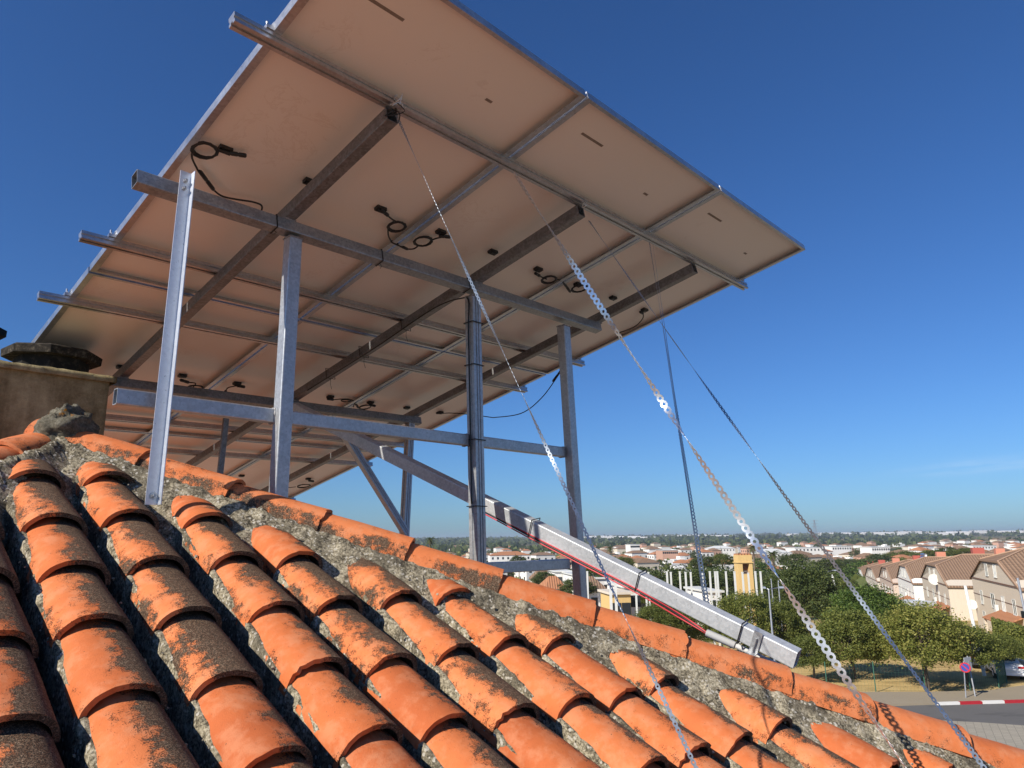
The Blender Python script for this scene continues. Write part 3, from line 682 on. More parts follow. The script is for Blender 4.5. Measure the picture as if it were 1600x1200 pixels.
s1 = (C3(-0.972, 2.96, 0)-C3(-1.437, 2.513, 0)).length; s2 = (C3(-0.206, 3.775, 0)-C3(-1.437, 2.513, 0)).length; s3 = (C3(0.35, 4.37, 0)-C3(-1.437, 2.513, 0)).length
beam('lower_beam', lb(0), lb(s1-.031)); beam('lower_beam', lb(s1+.031), lb(s2-.032)); beam('lower_beam', lb(s2+.032), lb(s3-.032))
beam('low_tie_beam', lb(s2+.06, -0.150), lb(s3-.01, -0.150))
post_r = AP(2.755, 3.25, .197)
m = MB(); m.profile(grooved(.058, .058), None, Vector((post_r.x-0.01, post_r.y-.25, CAM_Z-0.6)), post_r, V_AZ); m.build('rear_post', 'galvanised', frame)
BR0, BR1 = AP(1.60, 3.12, .235), C3(1.150, 3.065, -0.490)
brace_up = Vector((0.25, -0.40, 0.88))
m = MB(); o, i = rrect(.058, .074, .005, .003); m.profile(o, i, BR0, BR1, brace_up); m.build('long_brace', 'galvanised_bright', frame)
m = MB(); m.profile(grooved(.052, .052, .005, .005), None, AP(2.02, 3.25, .235), Vector((post_r.x+.02, post_r.y-.25, CAM_Z+0.055)), V_AZ); m.build('short_brace', 'galvanised', frame)
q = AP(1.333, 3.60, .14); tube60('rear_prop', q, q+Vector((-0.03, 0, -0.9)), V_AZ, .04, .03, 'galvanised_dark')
def weld(c, X, Y, w, h):
    pts = []; g = random.Random(int(abs(c.x)*1000))
    for i in range(40):
        a = 2*math.pi*i/40; ca, sa = math.cos(a), math.sin(a); k = 1/max(abs(ca), abs(sa)); pts.append(c+X*(ca*k*w/2)+Y*(sa*k*h/2)+Vector((g.uniform(-1, 1), g.uniform(-1, 1), g.uniform(-1, 1)))*.0012)
    m = MB(); m.tube(pts+[pts[0]], [g.uniform(.0030, .0048) for _ in range(41)], 6); m.build('weld_bead', 'weld_grey', frame, True)
metal_mat('weld_grey', (.16, .15, .15), (.42, .42, .43), .4, .5, 60)
for s_ in (s1-.032, s1+.032, s2-.034, s2+.034, s3-.034): weld(lb(s_), V_AZ, Z1, .042, .062)
weld(C3(-0.972, 2.960, 1.322), U_AZ, V_AZ, .062, .062); weld(C3(-0.214, 3.768, 1.322), U_AZ, V_AZ, .064, .064); weld(C3(0.333, 4.352, 1.322), U_AZ, V_AZ, .064, .064)
for a in (0.500, 1.672, 2.805):
    for b, n_ in ((1.262, .136), (3.25, .136)): weld(AP(a, b, n_), AU, AV, .054, .060)
for a in (0.500, 1.672, 2.805):
    m = MB(); m.frame_box(AO, AU, AV, AN, a-.024, a+.024, 0.476, 0.480, .080, .132); 
# angle bracket
def angle_bracket():
    T, B = C3(-1.262, 2.530, 1.415), C3(-1.302, 2.585, 0.135)
    d = (B-T).normalized(); X = U_AZ; Y = -V_AZ
    prof = [(0, 0), (.044, 0), (.044, .036), (.041, .036), (.041, .003), (0, .003)]
    m = MB(); v = []
    for p in (T, B):
        for a, b in prof: v.append(p+X*(a-.025)+Y*(b-0.0)) 
    n = 6; m.add(v, [(i, (i+1) % n, n+(i+1) % n, n+i) for i in range(n)]+[(0, 1, 2, 3, 4, 5), (6, 7, 8, 9, 10, 11)])
    ab = m.build('angle_bracket', 'galvanised_pale', frame)
    for t, dx in ((0.030, -0.004), (0.055, -0.006), (0.975, 0.0)):
        p = T+(B-T)*t+X*dx+Y*.003; m = MB(); m.tube([p, p+Y*.006], .009, 6); m.tube([p+Y*.006, p+Y*.016], .005, 8); m.build('bolt', 'galvanised', ab)
    p = T+(B-T)*.975+Y*.003; m = MB(); m.tube([p, p+Y*.002], .014, 14); m.build('washer', 'aluminium', ab)
angle_bracket()
def zip_tie(c, X, Y, w, h, tail=0.0, par=frame):
    m = MB(); e = .0022
    m.profile([(-w/2-e, -h/2-e), (w/2+e, -h/2-e), (w/2+e, h/2+e), (-w/2-e, h/2+e)], [(-w/2-.0003, -h/2-.0003), (w/2+.0003, -h/2-.0003), (w/2+.0003, h/2+.0003), (-w/2-.0003, h/2+.0003)], c-X*.0025, c+X*.0025, Y)
    if tail: m.tube([c+Y*(-h/2), c+Y*(-h/2-tail*.5)+X*.01, c+Y*(-h/2-tail)], .0015, 5)
    m.build('zip_tie', 'black_plastic', par)
for a, tl in ((0.435, .02), (1.0, .03), (1.59, .0)): zip_tie(AP(a, 1.262, .166), AU, -AN, .058, .062, tl)
for b in (1.9, 2.35, 2.75): zip_tie(AP(1.672, b, .106), AV, -AN, .066, .070, .08)
for z in (1.17, 0.93, 0.52, 0.17): 
    c = C3(-0.214+0.045*(1.325-z)/2.4, 3.768+.05*(1.325-z)/2.4, z); zip_tie(c, Z1, V_AZ, .076, .072)
BD = (BR1-BR0).normalized(); BX = BD.cross(brace_up).normalized(); BY = BX.cross(BD).normalized()
for t in (0.615, 0.795, 0.935): zip_tie(BR0+(BR1-BR0)*t, BD, BY, .070, .090, .012)
# U-clamp that holds the brace end down on the hip
m = MB(); c = BR0+(BR1-BR0)*0.955; 
m.frame_box(c, BD, BX, BY, -.018, .018, .033, .037, -.045, .045); m.frame_box(c, BD, BX, BY, -.018, .018, .033, .07, -.049, -.045); m.tube([c+BX*.046+BY*-.05, c+BX*.046+BY*.02], .004, 8)
m.build('clamp', 'galvanised', frame)

# cables from the panels down to the roof
cab = empty('solar_cable', C3(-0.2, 3.7, 1.1), 'red and black solar cables tied down the middle post and brace into white conduit', 'cable')
def post_c(z, dx, dy): return C3(-0.214+0.045*(1.325-z)/2.4+dx, 3.768+.05*(1.325-z)/2.4+dy, z)
def cabpath(off):
    P = [AP(1.64+off, 3.0, .142), AP(1.64+off, 2.2, .150), AP(1.635+off, 1.6, .144), AP(1.62+off, 1.34, .20), AP(1.60, 1.27, .26)]
    P += [post_c(z, -.026-off, -.030+off) for z in (1.15, .9, .6, .3, .19)]
    for t in (0.50, 0.54, 0.62, 0.70, 0.80): P.append(BR0+(BR1-BR0)*t - BY*(.043+off) + BX*(.020+(.01 if t > .6 else 0)))
    P.append(BR0+(BR1-BR0)*.86-BY*(.070+off)); P.append(BR0+(BR1-BR0)*.905-BY*(.088)); return P
m = MB(); m.tube(spline(cabpath(.0), 6), .0042, 7); m.build('black_lead', 'black_plastic', cab, True)
m = MB(); m.tube(spline(cabpath(.010), 6)[55:], .0036, 7); m.build('red_lead', 'red_cable', cab, True)
m = MB(); m.tube(spline(cabpath(-.008), 6)[55:], .0036, 7); m.build('red_lead', 'red_cable', cab, True)
c0, c1 = BR0+(BR1-BR0)*.895-BY*.083, BR0+(BR1-BR0)*.975-BY*.062
c0b = c0+(c1-c0)*.45
m = MB(); m.tube([c0, c0b], .017, 14); m.build('conduit_sleeve', 'white_plastic', cab, True)
pts = []; rr = []
for k in range(61): pts.append(c0b+(c1+Vector((0.05, 0.06, -0.03))-c0b)*(k/60)); rr.append(.0135 if k % 2 else .0108)
m = MB(); m.tube(pts, rr, 12); m.build('conduit', 'white_plastic', cab, True)

# perforated steel straps
def strap(P0, P1, width, pitch, label, twist, sag=0.0, phase=0.0, mat='strap_zinc'):
    P0, P1 = Vector(P0), Vector(P1); L = (P1-P0).length; n = int(L/pitch); D = (P1-P0).normalized()
    side0 = D.cross(Vector((0, 1, 0))).normalized(); nor0 = side0.cross(D).normalized()
    v = []; f = []; hr = width*0.235
    def pt(s, t):
        k = s/L; c = P0+(P1-P0)*k+Vector((0, 0, -4*sag*k*(1-k)))
        ph = phase+twist(k); sd = side0*math.cos(ph)+nor0*math.sin(ph); return c+sd*t
    ring = [i*math.pi/4+math.pi/8 for i in range(8)]
    for i in range(n):
        s0 = i*pitch; sc = s0+pitch/2; base = len(v)
        for a in ring: v.append(pt(sc+hr*math.cos(a), hr*math.sin(a)))
        outer = [(pitch/2, .30), (pitch*.20, .5), (-pitch*.20, .5), (-pitch/2, .30), (-pitch/2, -.30), (-pitch*.20, -.5), (pitch*.20, -.5), (pitch/2, -.30)]
        for ds, w in outer: v.append(pt(sc+ds, w*width))
        f += [(base+j, base+(j+1) % 8, base+8+(j+1) % 8, base+8+j) for j in range(8)]
    me = mesh_data('steel_strap', v, f, mat); o = link('steel_strap', me); tag(o, label, 'metal strap', 'perforated steel guy straps')
    md = o.modifiers.new('thickness', 'SOLIDIFY'); md.thickness = 0.0011; return o
tw = lambda a, b, c=0.0, d=0.0: (lambda k: a*k+b*math.sin(k*9+c)+d*math.sin(k*23+c*2))
strap(AP(.515, .47, .10), C3(0.508, 1.940, -0.696), 0.0125, .0165, 'thin perforated steel strap running from the left rafter end down across the roof tiles', tw(5.5, .8, 0, .45), .02, 0, 'strap_dull')
S2B = C3(1.255, 2.385, -0.800)
strap(AP(1.176, .47, .09), S2B, .027, .027, 'widest and brightest perforated strap, hanging in front of the long brace end', tw(9.0, 1.3, 1.0, .7), .015)
strap(AP(2.290, .47, .09), C3(0.945, 3.60, -0.40), .027, .0175, 'steepest perforated strap, its foot hidden behind the long diagonal brace', tw(-1.35, .06, 0.0), .0, 1.5, 'strap_dull')
strap(AP(2.325, .47, .09), C3(0.935, 3.62, -0.40), .013, .015, 'narrow perforated strap doubled behind the steepest strap', tw(-.9, .06, 0.0), .0, 1.35, 'strap_dull')
strap(AP(1.76, .50, .12), C3(1.618, 2.60, -0.845), .018, .0200, 'rightmost perforated strap, from the middle rafter end to the lower right roof', tw(3.0, .6, 0.5, .35), .02, .2, 'strap_dull')
# twisted wire where the rails meet the rafter ends
for a, b in ((.50, .46), (1.672, .47)):
    w = empty('tie_wire', AP(a, b, .08), 'twisted tie wire and strap ends knotted at the '+('left' if a < 1 else 'middle')+' rafter end', 'wire')
    for k in range(5 if a < 1 else 2):
        m = MB(); pts = [AP(a+random.uniform(-.04, .04), b+random.uniform(-.05, .03), .04+random.uniform(0, .09)) for _ in range(4)]
        m.tube(spline(pts, 5), .0022, 5); m.build('wire_loop', 'black_plastic' if k % 2 else 'strap_zinc', w, True)

# ------------------------------------------------------------------ trees
def leaf_mat(name, c1, c2, c3):
    t = NT(name); i = t.island(); n1 = t.noise(t.obj(), 0.9, 3)
    c = t.ramp(t.math('ADD', t.math('MULTIPLY', i, 0.65), t.math('MULTIPLY', n1, 0.4)), [(0.2, c1), (0.5, c2), (0.85, c3)])
    t.base(c, 0.6, 0, 0.3); t.b.inputs['Transmission Weight'].default_value = 0.0
    tr = t.n('ShaderNodeBsdfTranslucent'); t.l(c, tr.inputs[0]); mx = t.n('ShaderNodeMixShader'); mx.inputs[0].default_value = 0.36
    t.l(t.b.outputs[0], mx.inputs[1]); t.l(tr.outputs[0], mx.inputs[2]); t.l(mx.outputs[0], t.out.inputs[0]); MAT[name] = t.m
leaf_mat('leaf_olive', (0.075, 0.10, 0.02), (0.155, 0.18, 0.038), (0.27, 0.275, 0.065))
leaf_mat('leaf_green', (0.042, 0.078, 0.015), (0.085, 0.140, 0.025), (0.16, 0.22, 0.045))
leaf_mat('leaf_dark', (0.038, 0.062, 0.016), (0.080, 0.108, 0.030), (0.14, 0.165, 0.050))
leaf_mat('leaf_mid', (0.065, 0.090, 0.018), (0.13, 0.155, 0.034), (0.21, 0.225, 0.055))
leaf_mat('leaf_gold', (0.10, 0.125, 0.020), (0.20, 0.215, 0.042), (0.36, 0.33, 0.085))
plain('bark', (0.10, 0.075, 0.055), 0.95, scale=8, bump=0.02); plain('palm_bark', (0.16, 0.12, 0.085), 0.95, scale=8)
def crown_mesh(name, mat, seed, nclump, nleaf, size, flat=0.75, lobes=0.35):
    g = np.random.default_rng(seed)
    th = g.uniform(0, 2*np.pi, nclump); cz = g.uniform(-0.55, 1.0, nclump)
    rad = g.uniform(0.45, 1.0, nclump)**0.5
    lob = 1+lobes*np.sin(th*3+seed)*0.5+lobes*np.sin(th*5+seed*2)*0.35+g.normal(0, .07, nclump)
    rr = np.sqrt(np.clip(1-(cz*0.92)**2, 0.05, 1))*rad*lob
    c = np.stack([rr*np.cos(th), rr*np.sin(th), cz*flat*(0.85+0.15*rad)], 1)
    cr = g.uniform(0.13, 0.26, nclump)
    P = np.repeat(c, nleaf, 0)+g.normal(0, 1, (nclump*nleaf, 3))*np.repeat(cr, nleaf)[:, None]*np.array([.62, .62, .42])
    N = len(P); a = g.normal(0, 1, (N, 3)); a[:, 2] *= 0.6; a /= np.linalg.norm(a, axis=1)[:, None]
    b = np.cross(a, g.normal(0, 1, (N, 3))); b /= np.linalg.norm(b, axis=1)[:, None]
    s = size*g.uniform(0.6, 1.35, N)[:, None]
    V = np.stack([P-a*s, P+b*s*0.55, P+a*s, P-b*s*0.55], 1).reshape(-1, 3)
    me = bpy.data.meshes.new(name); me.vertices.add(len(V)); me.vertices.foreach_set('co', V.astype(np.float32).ravel())
    me.loops.add(4*N); me.loops.foreach_set('vertex_index', np.arange(4*N, dtype=np.int32))
    me.polygons.add(N); me.polygons.foreach_set('loop_start', np.arange(0, 4*N, 4, dtype=np.int32)); me.polygons.foreach_set('loop_total', np.full(N, 4, dtype=np.int32))
    me.materials.append(MAT[mat]); me.update(); me.validate(); return me
def trunk_mesh(seed, lean=0.1, h=1.0):
    g = random.Random(seed); m = MB(); top = Vector((g.uniform(-lean, lean), g.uniform(-lean, lean), -0.15))
    base = Vector((0, 0, -1.6*h)); mid = base.lerp(top, .5)+Vector((g.uniform(-lean, lean)*.6, 0, 0))
    pts = spline([base, mid, top], 5); n = len(pts); m.tube(pts, [0.075-0.035*i/n for i in range(n)], 8)
    for k in range(6):
        a = k*1.05+g.uniform(-.3, .3); st = pts[-1-(k % 3)*1]; e = st+Vector((math.cos(a)*.6, math.sin(a)*.6, g.uniform(.35, .75)))
        m.tube(spline([st, st.lerp(e, .5)+Vector((0, 0, .06)), e], 3), [0.032-0.024*i/6 for i in range(7)], 6)
    return mesh_data('trunk', m.v, m.f, 'bark', True)
TRK = [trunk_mesh(3, .05), trunk_mesh(5, .16), trunk_mesh(8, .1)]
CRN = {}
def crown(mat, lod, k):
    key = (mat, lod, k)
    if key not in CRN: CRN[key] = crown_mesh('crown', mat, hash((lod, k)) % 97+k*11+lod, *{0: (150, 150, 0.032), 1: (95, 75, 0.050), 2: (42, 34, 0.085)}[lod])
    return CRN[key]
def tree(name, label, group, x, y, ground, r, top, bottom, mat, lod, k, trunk=True, ry=None):
    zc_ = (top+bottom)/2; hz = (top-bottom)/2; t = empty(name, (x, y, ground), label, 'tree', group)
    c = link('crown', crown(mat, lod, k), t); ang = random.uniform(0, 6.28)
    c.matrix_basis = Matrix.Translation((x, y, zc_-0.15*hz)) @ Matrix.Diagonal((r*0.88, (ry or r)*0.88, hz/0.92, 1)) @ Matrix.Rotation(ang, 4, 'Z')
    if trunk:
        tk = link('trunk', TRK[k % 3], t); th = max(0.5, zc_-ground); tk.matrix_basis = Matrix.Translation((x, y, zc_-0.1*hz)) @ Matrix.Rotation(ang*2, 4, 'Z') @ Matrix.Diagonal((r*.75, r*.75, th/1.6*1.0, 1))
    return t
def ptree(label, px, pyt, pyb, pr_, Y, mat, lod=0, k=0, ground=None, group=None, base_px=None, trunk=True, ry=None, name='tree'):
    c = at(px, (pyt+pyb)/2, Y); top = at(px, pyt, Y).z; bot = at(px, pyb, Y).z; r = pr_/F_PX*Y
    g = zt(c.x, Y) if ground is None else ground
    return tree(name, label, group, c.x, Y, g, r, top, bot, mat, lod, k, trunk, ry)
ptree('broad golden green tree with a curved trunk in the dry field by the pavement', 1440, 932, 1052, 62, 49.6, 'leaf_gold', 0, 0)
ptree('olive tree in front of the parked white car', 1506, 968, 1046, 48, 51.0, 'leaf_olive', 0, 1)
ptree('low rounded olive tree at the right end, above the white car', 1560, 984, 1036, 27, 53.0, 'leaf_mid', 0, 2)
ptree('large olive green tree standing behind the middle of the dry field', 1330, 938, 1050, 52, 54.0, 'leaf_olive', 0, 2)
ptree('low dark tree on the left of the dry field under the widest strap', 1268, 985, 1050, 34, 52.5, 'leaf_mid', 0, 1)
ptree('bright green dense tree with a round crown before the house row', 1352, 905, 1010, 56, 66.0, 'leaf_green', 0, 0)
ptree('second bright green tree at the house corner', 1392, 925, 1000, 30, 72.0, 'leaf_green', 0, 1)
ptree('olive tree beside the street lamp pole, left of the field', 1165, 915, 1018, 46, 58.0, 'leaf_olive', 0, 1)
ptree('olive tree directly behind the street lamp pole', 1222, 925, 1030, 34, 60.0, 'leaf_mid', 0, 2)
ptree('dark spreading tree behind the lamp, its crown among the tallest', 1258, 868, 985, 58, 84.0, 'leaf_dark', 0, 0)
ptree('tall dark tree right behind the strap crossing', 1300, 892, 980, 36, 92.0, 'leaf_mid', 0, 1)
ptree('dark wide tree behind the white posts, left of the yellow tower', 1072, 876, 958, 62, 108.0, 'leaf_dark', 0, 2)
ptree('dark tree directly behind the yellow tower', 1150, 880, 960, 46, 118.0, 'leaf_dark', 0, 1)
ptree('dark tree beside the palm at the yellow tower', 1208, 888, 965, 36, 112.0, 'leaf_dark', 0, 0)
ptree('small dark tree above the long steel brace', 934, 874, 925, 30, 122.0, 'leaf_dark', 1, 2)
ptree('round dark tree left of the tower grove', 998, 880, 930, 34, 126.0, 'leaf_dark', 1, 1)
ptree('olive tree peeping between brace and roof', 1030, 938, 990, 38, 60.0, 'leaf_mid', 0, 0)
ptree('low olive bush at the foot of the white posts', 1085, 945, 1010, 34, 62.0, 'leaf_mid', 0, 1)
grove = 'dark trees of the middle distance'
rnd = random.Random(11)
MIDL = ['round tree above the white leaning pole, left of the terraced roofs', 'tree behind the third and fourth terraced roofs', 'wide dark tree between two red chimneys of the terrace', 'tree behind the solar water heater side of the grove', 'small dark tree behind the second terraced house ridge',
        'tree right of the strap crossing at the top of the dark grove', 'tree crown in the town above the second terraced roof', 'far dark tree behind the big red chimney', 'far small tree right of the big red chimney', 'tree crown above the white posts, left part of the grove', 'tree crown above the white posts next to the yellow tower',
        'tree crown just right of the palm, topping the dark grove', 'small tree above the low tie beam at the right steel post', 'distant tree right of the middle steel post', 'small tree above the long brace near the distant palm', 'dark bush filling the gap between right steel post and brace', 'dark tree under the brace behind the white hall', 'low dark tree under the low tie beam']
for i, (px, pt, pb, w, Y) in enumerate([(1345, 868, 905, 26, 345), (1375, 862, 888, 24, 350), (1410, 858, 886, 26, 370), (1320, 870, 896, 22, 335), (1440, 862, 884, 20, 360), (1290, 870, 900, 24, 200), (1455, 856, 880, 18, 260),
        (1480, 852, 872, 17, 300), (1505, 854, 876, 20, 280), (1100, 866, 892, 24, 190), (1130, 862, 886, 20, 210), (1240, 862, 890, 22, 215), (880, 884, 902, 16, 190), (810, 866, 884, 14, 300), (975, 868, 890, 16, 220), (900, 900, 935, 26, 112), (1010, 905, 950, 26, 100), (850, 890, 920, 20, 130)]):
    where = ['left of', 'behind', 'right of'][i % 3]
    lm = ['the yellow tower', 'the brown house roofs', 'the white posts', 'the bright green tree', 'the tall palm', 'the steel posts'][min(5, int(abs(px-800)/140))]
    ptree('mid distance dark green tree, number unclear, near x', px, pt, pb, w, Y, 'leaf_dark' if i % 2 else 'leaf_mid', 1, i % 3, group=grove)['label'] = MIDL[i]
# low bush strip at the field's far side
for i, (px, py, w) in enumerate([(1300, 985, 22), (1350, 1010, 28), (1240, 995, 26), (1420, 1000, 30), (1190, 1000, 30), (1130, 985, 26)]):
    ptree('', px, py-14, py+26, w, 62+i, 'leaf_dark', 1, i % 3, group='shrubs at the back of the field', trunk=False, name='shrub')['label'] = ['low shrub under the dark tree left of the field', 'low shrub below the bright green tree', 'low shrub right behind the widest strap', 'low shrub behind the golden tree', 'low shrub behind the street lamp', 'low shrub left of the lamp, above the brace end'][i]
for o in [o for o in bpy.data.objects if o.name.startswith('shrub')]: o['category'] = 'shrub'

# palms
def palm_mesh(n=26):
    m = MB(); g = random.Random(4)
    for k in range(n):
        a = k*2.4; el = 1.25-1.9*(k/n); L = g.uniform(.85, 1.1); pts = []
        for i in range(6):
            t = i/5; r = L*t*math.cos(el*0.6); z = L*(math.sin(el)*t-0.75*t*t*(1-.3*math.sin(el))); pts.append(Vector((math.cos(a)*r, math.sin(a)*r, z)))
        sd = Vector((-math.sin(a), math.cos(a), 0))
        for i in range(1, 6):
            p0, p1 = pts[i-1], pts[i]
            for s in (-1, 1):
                for j in range(3):
                    q = p0.lerp(p1, j/3); w = .20*(1-abs(i/5-.45)); m.add([q, q+(p1-p0)*.30, q+(p1-p0)*.65+sd*s*w+Vector((0, 0, -w*.55))], [(0, 1, 2)])
    return mesh_data('fronds', m.v, m.f, 'leaf_dark')
PALM = palm_mesh()
def palm(label, px, pyt, Y, rpx, z_ground):
    c = at(px, pyt+rpx*.8, Y); r = rpx/F_PX*Y; t = empty('palm_tree', (c.x, Y, z_ground), label, 'palm tree')
    f_ = link('fronds', PALM, t); f_.matrix_basis = Matrix.Translation(c) @ Matrix.Scale(r, 4)
    m = MB(); m.tube([Vector((c.x+.1, Y, z_ground)), Vector((c.x, Y, (z_ground+c.z)/2)), c], [r*.14, r*.11, r*.10], 8); m.build('trunk', 'palm_bark', t, True)
    m = MB(); m.tube([c-Vector((0, 0, r*.75)), c-Vector((0, 0, r*.3)), c], [r*.12, r*.30, r*.2], 9); m.build('dead_frond_skirt', 'palm_bark', t, True)
palm('tall palm with a shaggy crown right of the yellow tower', 1207, 853, 120, 16, -3)
palm('shorter palm with its crown just behind the yellow tower top', 1176, 846, 190, 11, -6.4)
palm('small distant palm above the middle of the long brace', 953, 850, 260, 8, -8)
palm('palm tip just showing over the hip tiles by the short brace', 672, 834, 190, 11, -6.4)

# ------------------------------------------------------------------ neighbouring houses
def wall_mat(name, c):
    t = NT(name); p = t.obj(); a = t.noise(p, 0.9, 6, 0.7); b = t.noise(t.mapv(p, (5, 5, .35)), 1.5, 5, .7)
    cc = t.mix(t.math('MULTIPLY', t.step(b, .45, .75), .30), c, tuple(x*.62 for x in c)); cc = t.mix(t.math('MULTIPLY', a, .3), cc, tuple(x*.8 for x in c))
    t.base(cc, .92, 0, .1); t.bump(t.noise(p, 30, 4), .01); MAT[name] = t.m
for n_, c_ in (('wall_beige', (.62, .54, .43)), ('wall_sand', (.64, .555, .44)), ('wall_white', (.84, .81, .74)), ('wall_pink', (.62, .49, .39)), ('wall_cream', (.68, .60, .49)), ('wall_town_white', (.78, .76, .72)), ('wall_town_cream', (.66, .58, .46)), ('wall_town_pink', (.55, .33, .24)), ('wall_yellow', (.68, .47, .20))): wall_mat(n_, c_)
def rooftile_mat(name, c1, c2):
    t = NT(name); p = t.obj(); w = t.n('ShaderNodeTexWave'); w.bands_direction = 'X'; w.inputs['Scale'].default_value = 0.8; w.inputs['Distortion'].default_value = .4; w.inputs['Detail Scale'].default_value = 3; t.l(p, w.inputs[0])
    w2 = t.n('ShaderNodeTexWave'); w2.bands_direction = 'Y'; w2.inputs['Scale'].default_value = 0.7; t.l(p, w2.inputs[0]); f = t.noise(p, 2.5, 6, .75)
    h = t.math('ADD', w.outputs['Fac'], t.math('MULTIPLY', w2.outputs['Fac'], .4))
    c = t.mix(t.math('ADD', t.math('MULTIPLY', f, .8), t.math('MULTIPLY', h, .30)), c1, c2); t.base(c, .9, 0, .1); t.bump(h, .07); MAT[name] = t.m
rooftile_mat('roof_brown', (.09, .055, .036), (.36, .235, .155)); rooftile_mat('roof_orange', (.30, .11, .05), (.48, .24, .13))
plain('ridge_pale', (.40, .26, .17), .9); plain('chimney_red', (.42, .10, .07), .85, scale=3); plain('chimney_salmon', (.55, .22, .14), .85, scale=3); plain('dark_glass', (.03, .035, .04), .15, var=.2); plain('window_white', (.66, .66, .62), .5); plain('pale_trim', (.62, .58, .50), .8); plain('brown_trim', (.16, .09, .06), .8)
class HF:                                    # a house's own frame: X along the row (away), Y into the house, Z up
    def __init__(s, near, far, zb):
        s.O = Vector((near.x, near.y, zb)); s.X = Vector((far.x-near.x, far.y-near.y, 0)); s.L = s.X.length; s.X.normalize(); s.Y = Vector((s.X.y, -s.X.x, 0)); s.Z = Vector((0, 0, 1))
    def p(s, x, y, z): return s.O+s.X*x+s.Y*y+s.Z*z
    def box(s, m, x0, x1, y0, y1, z0, z1): m.frame_box(s.O, s.X, s.Y, s.Z, x0, x1, y0, y1, z0, z1)
def win(h, par, x, z, w, hh, shutter=False):
    m = MB(); e = .06
    h.box(m, x-w/2-e, x+w/2+e, -.07, -.02, z+hh, z+hh+e); h.box(m, x-w/2-e, x+w/2+e, -.12, -.02, z-e, z); h.box(m, x-w/2-e, x-w/2, -.07, -.02, z, z+hh); h.box(m, x+w/2, x+w/2+e, -.07, -.02, z, z+hh); h.box(m, x-.025, x+.025, -.06, -.02, z, z+hh)
    wn_ = m.build('window', 'window_white', par)
    m = MB(); h.box(m, x-w/2, x+w/2, -.03, -.01, z, z+hh); m.build('pane', 'window_white' if shutter else 'dark_glass', wn_)
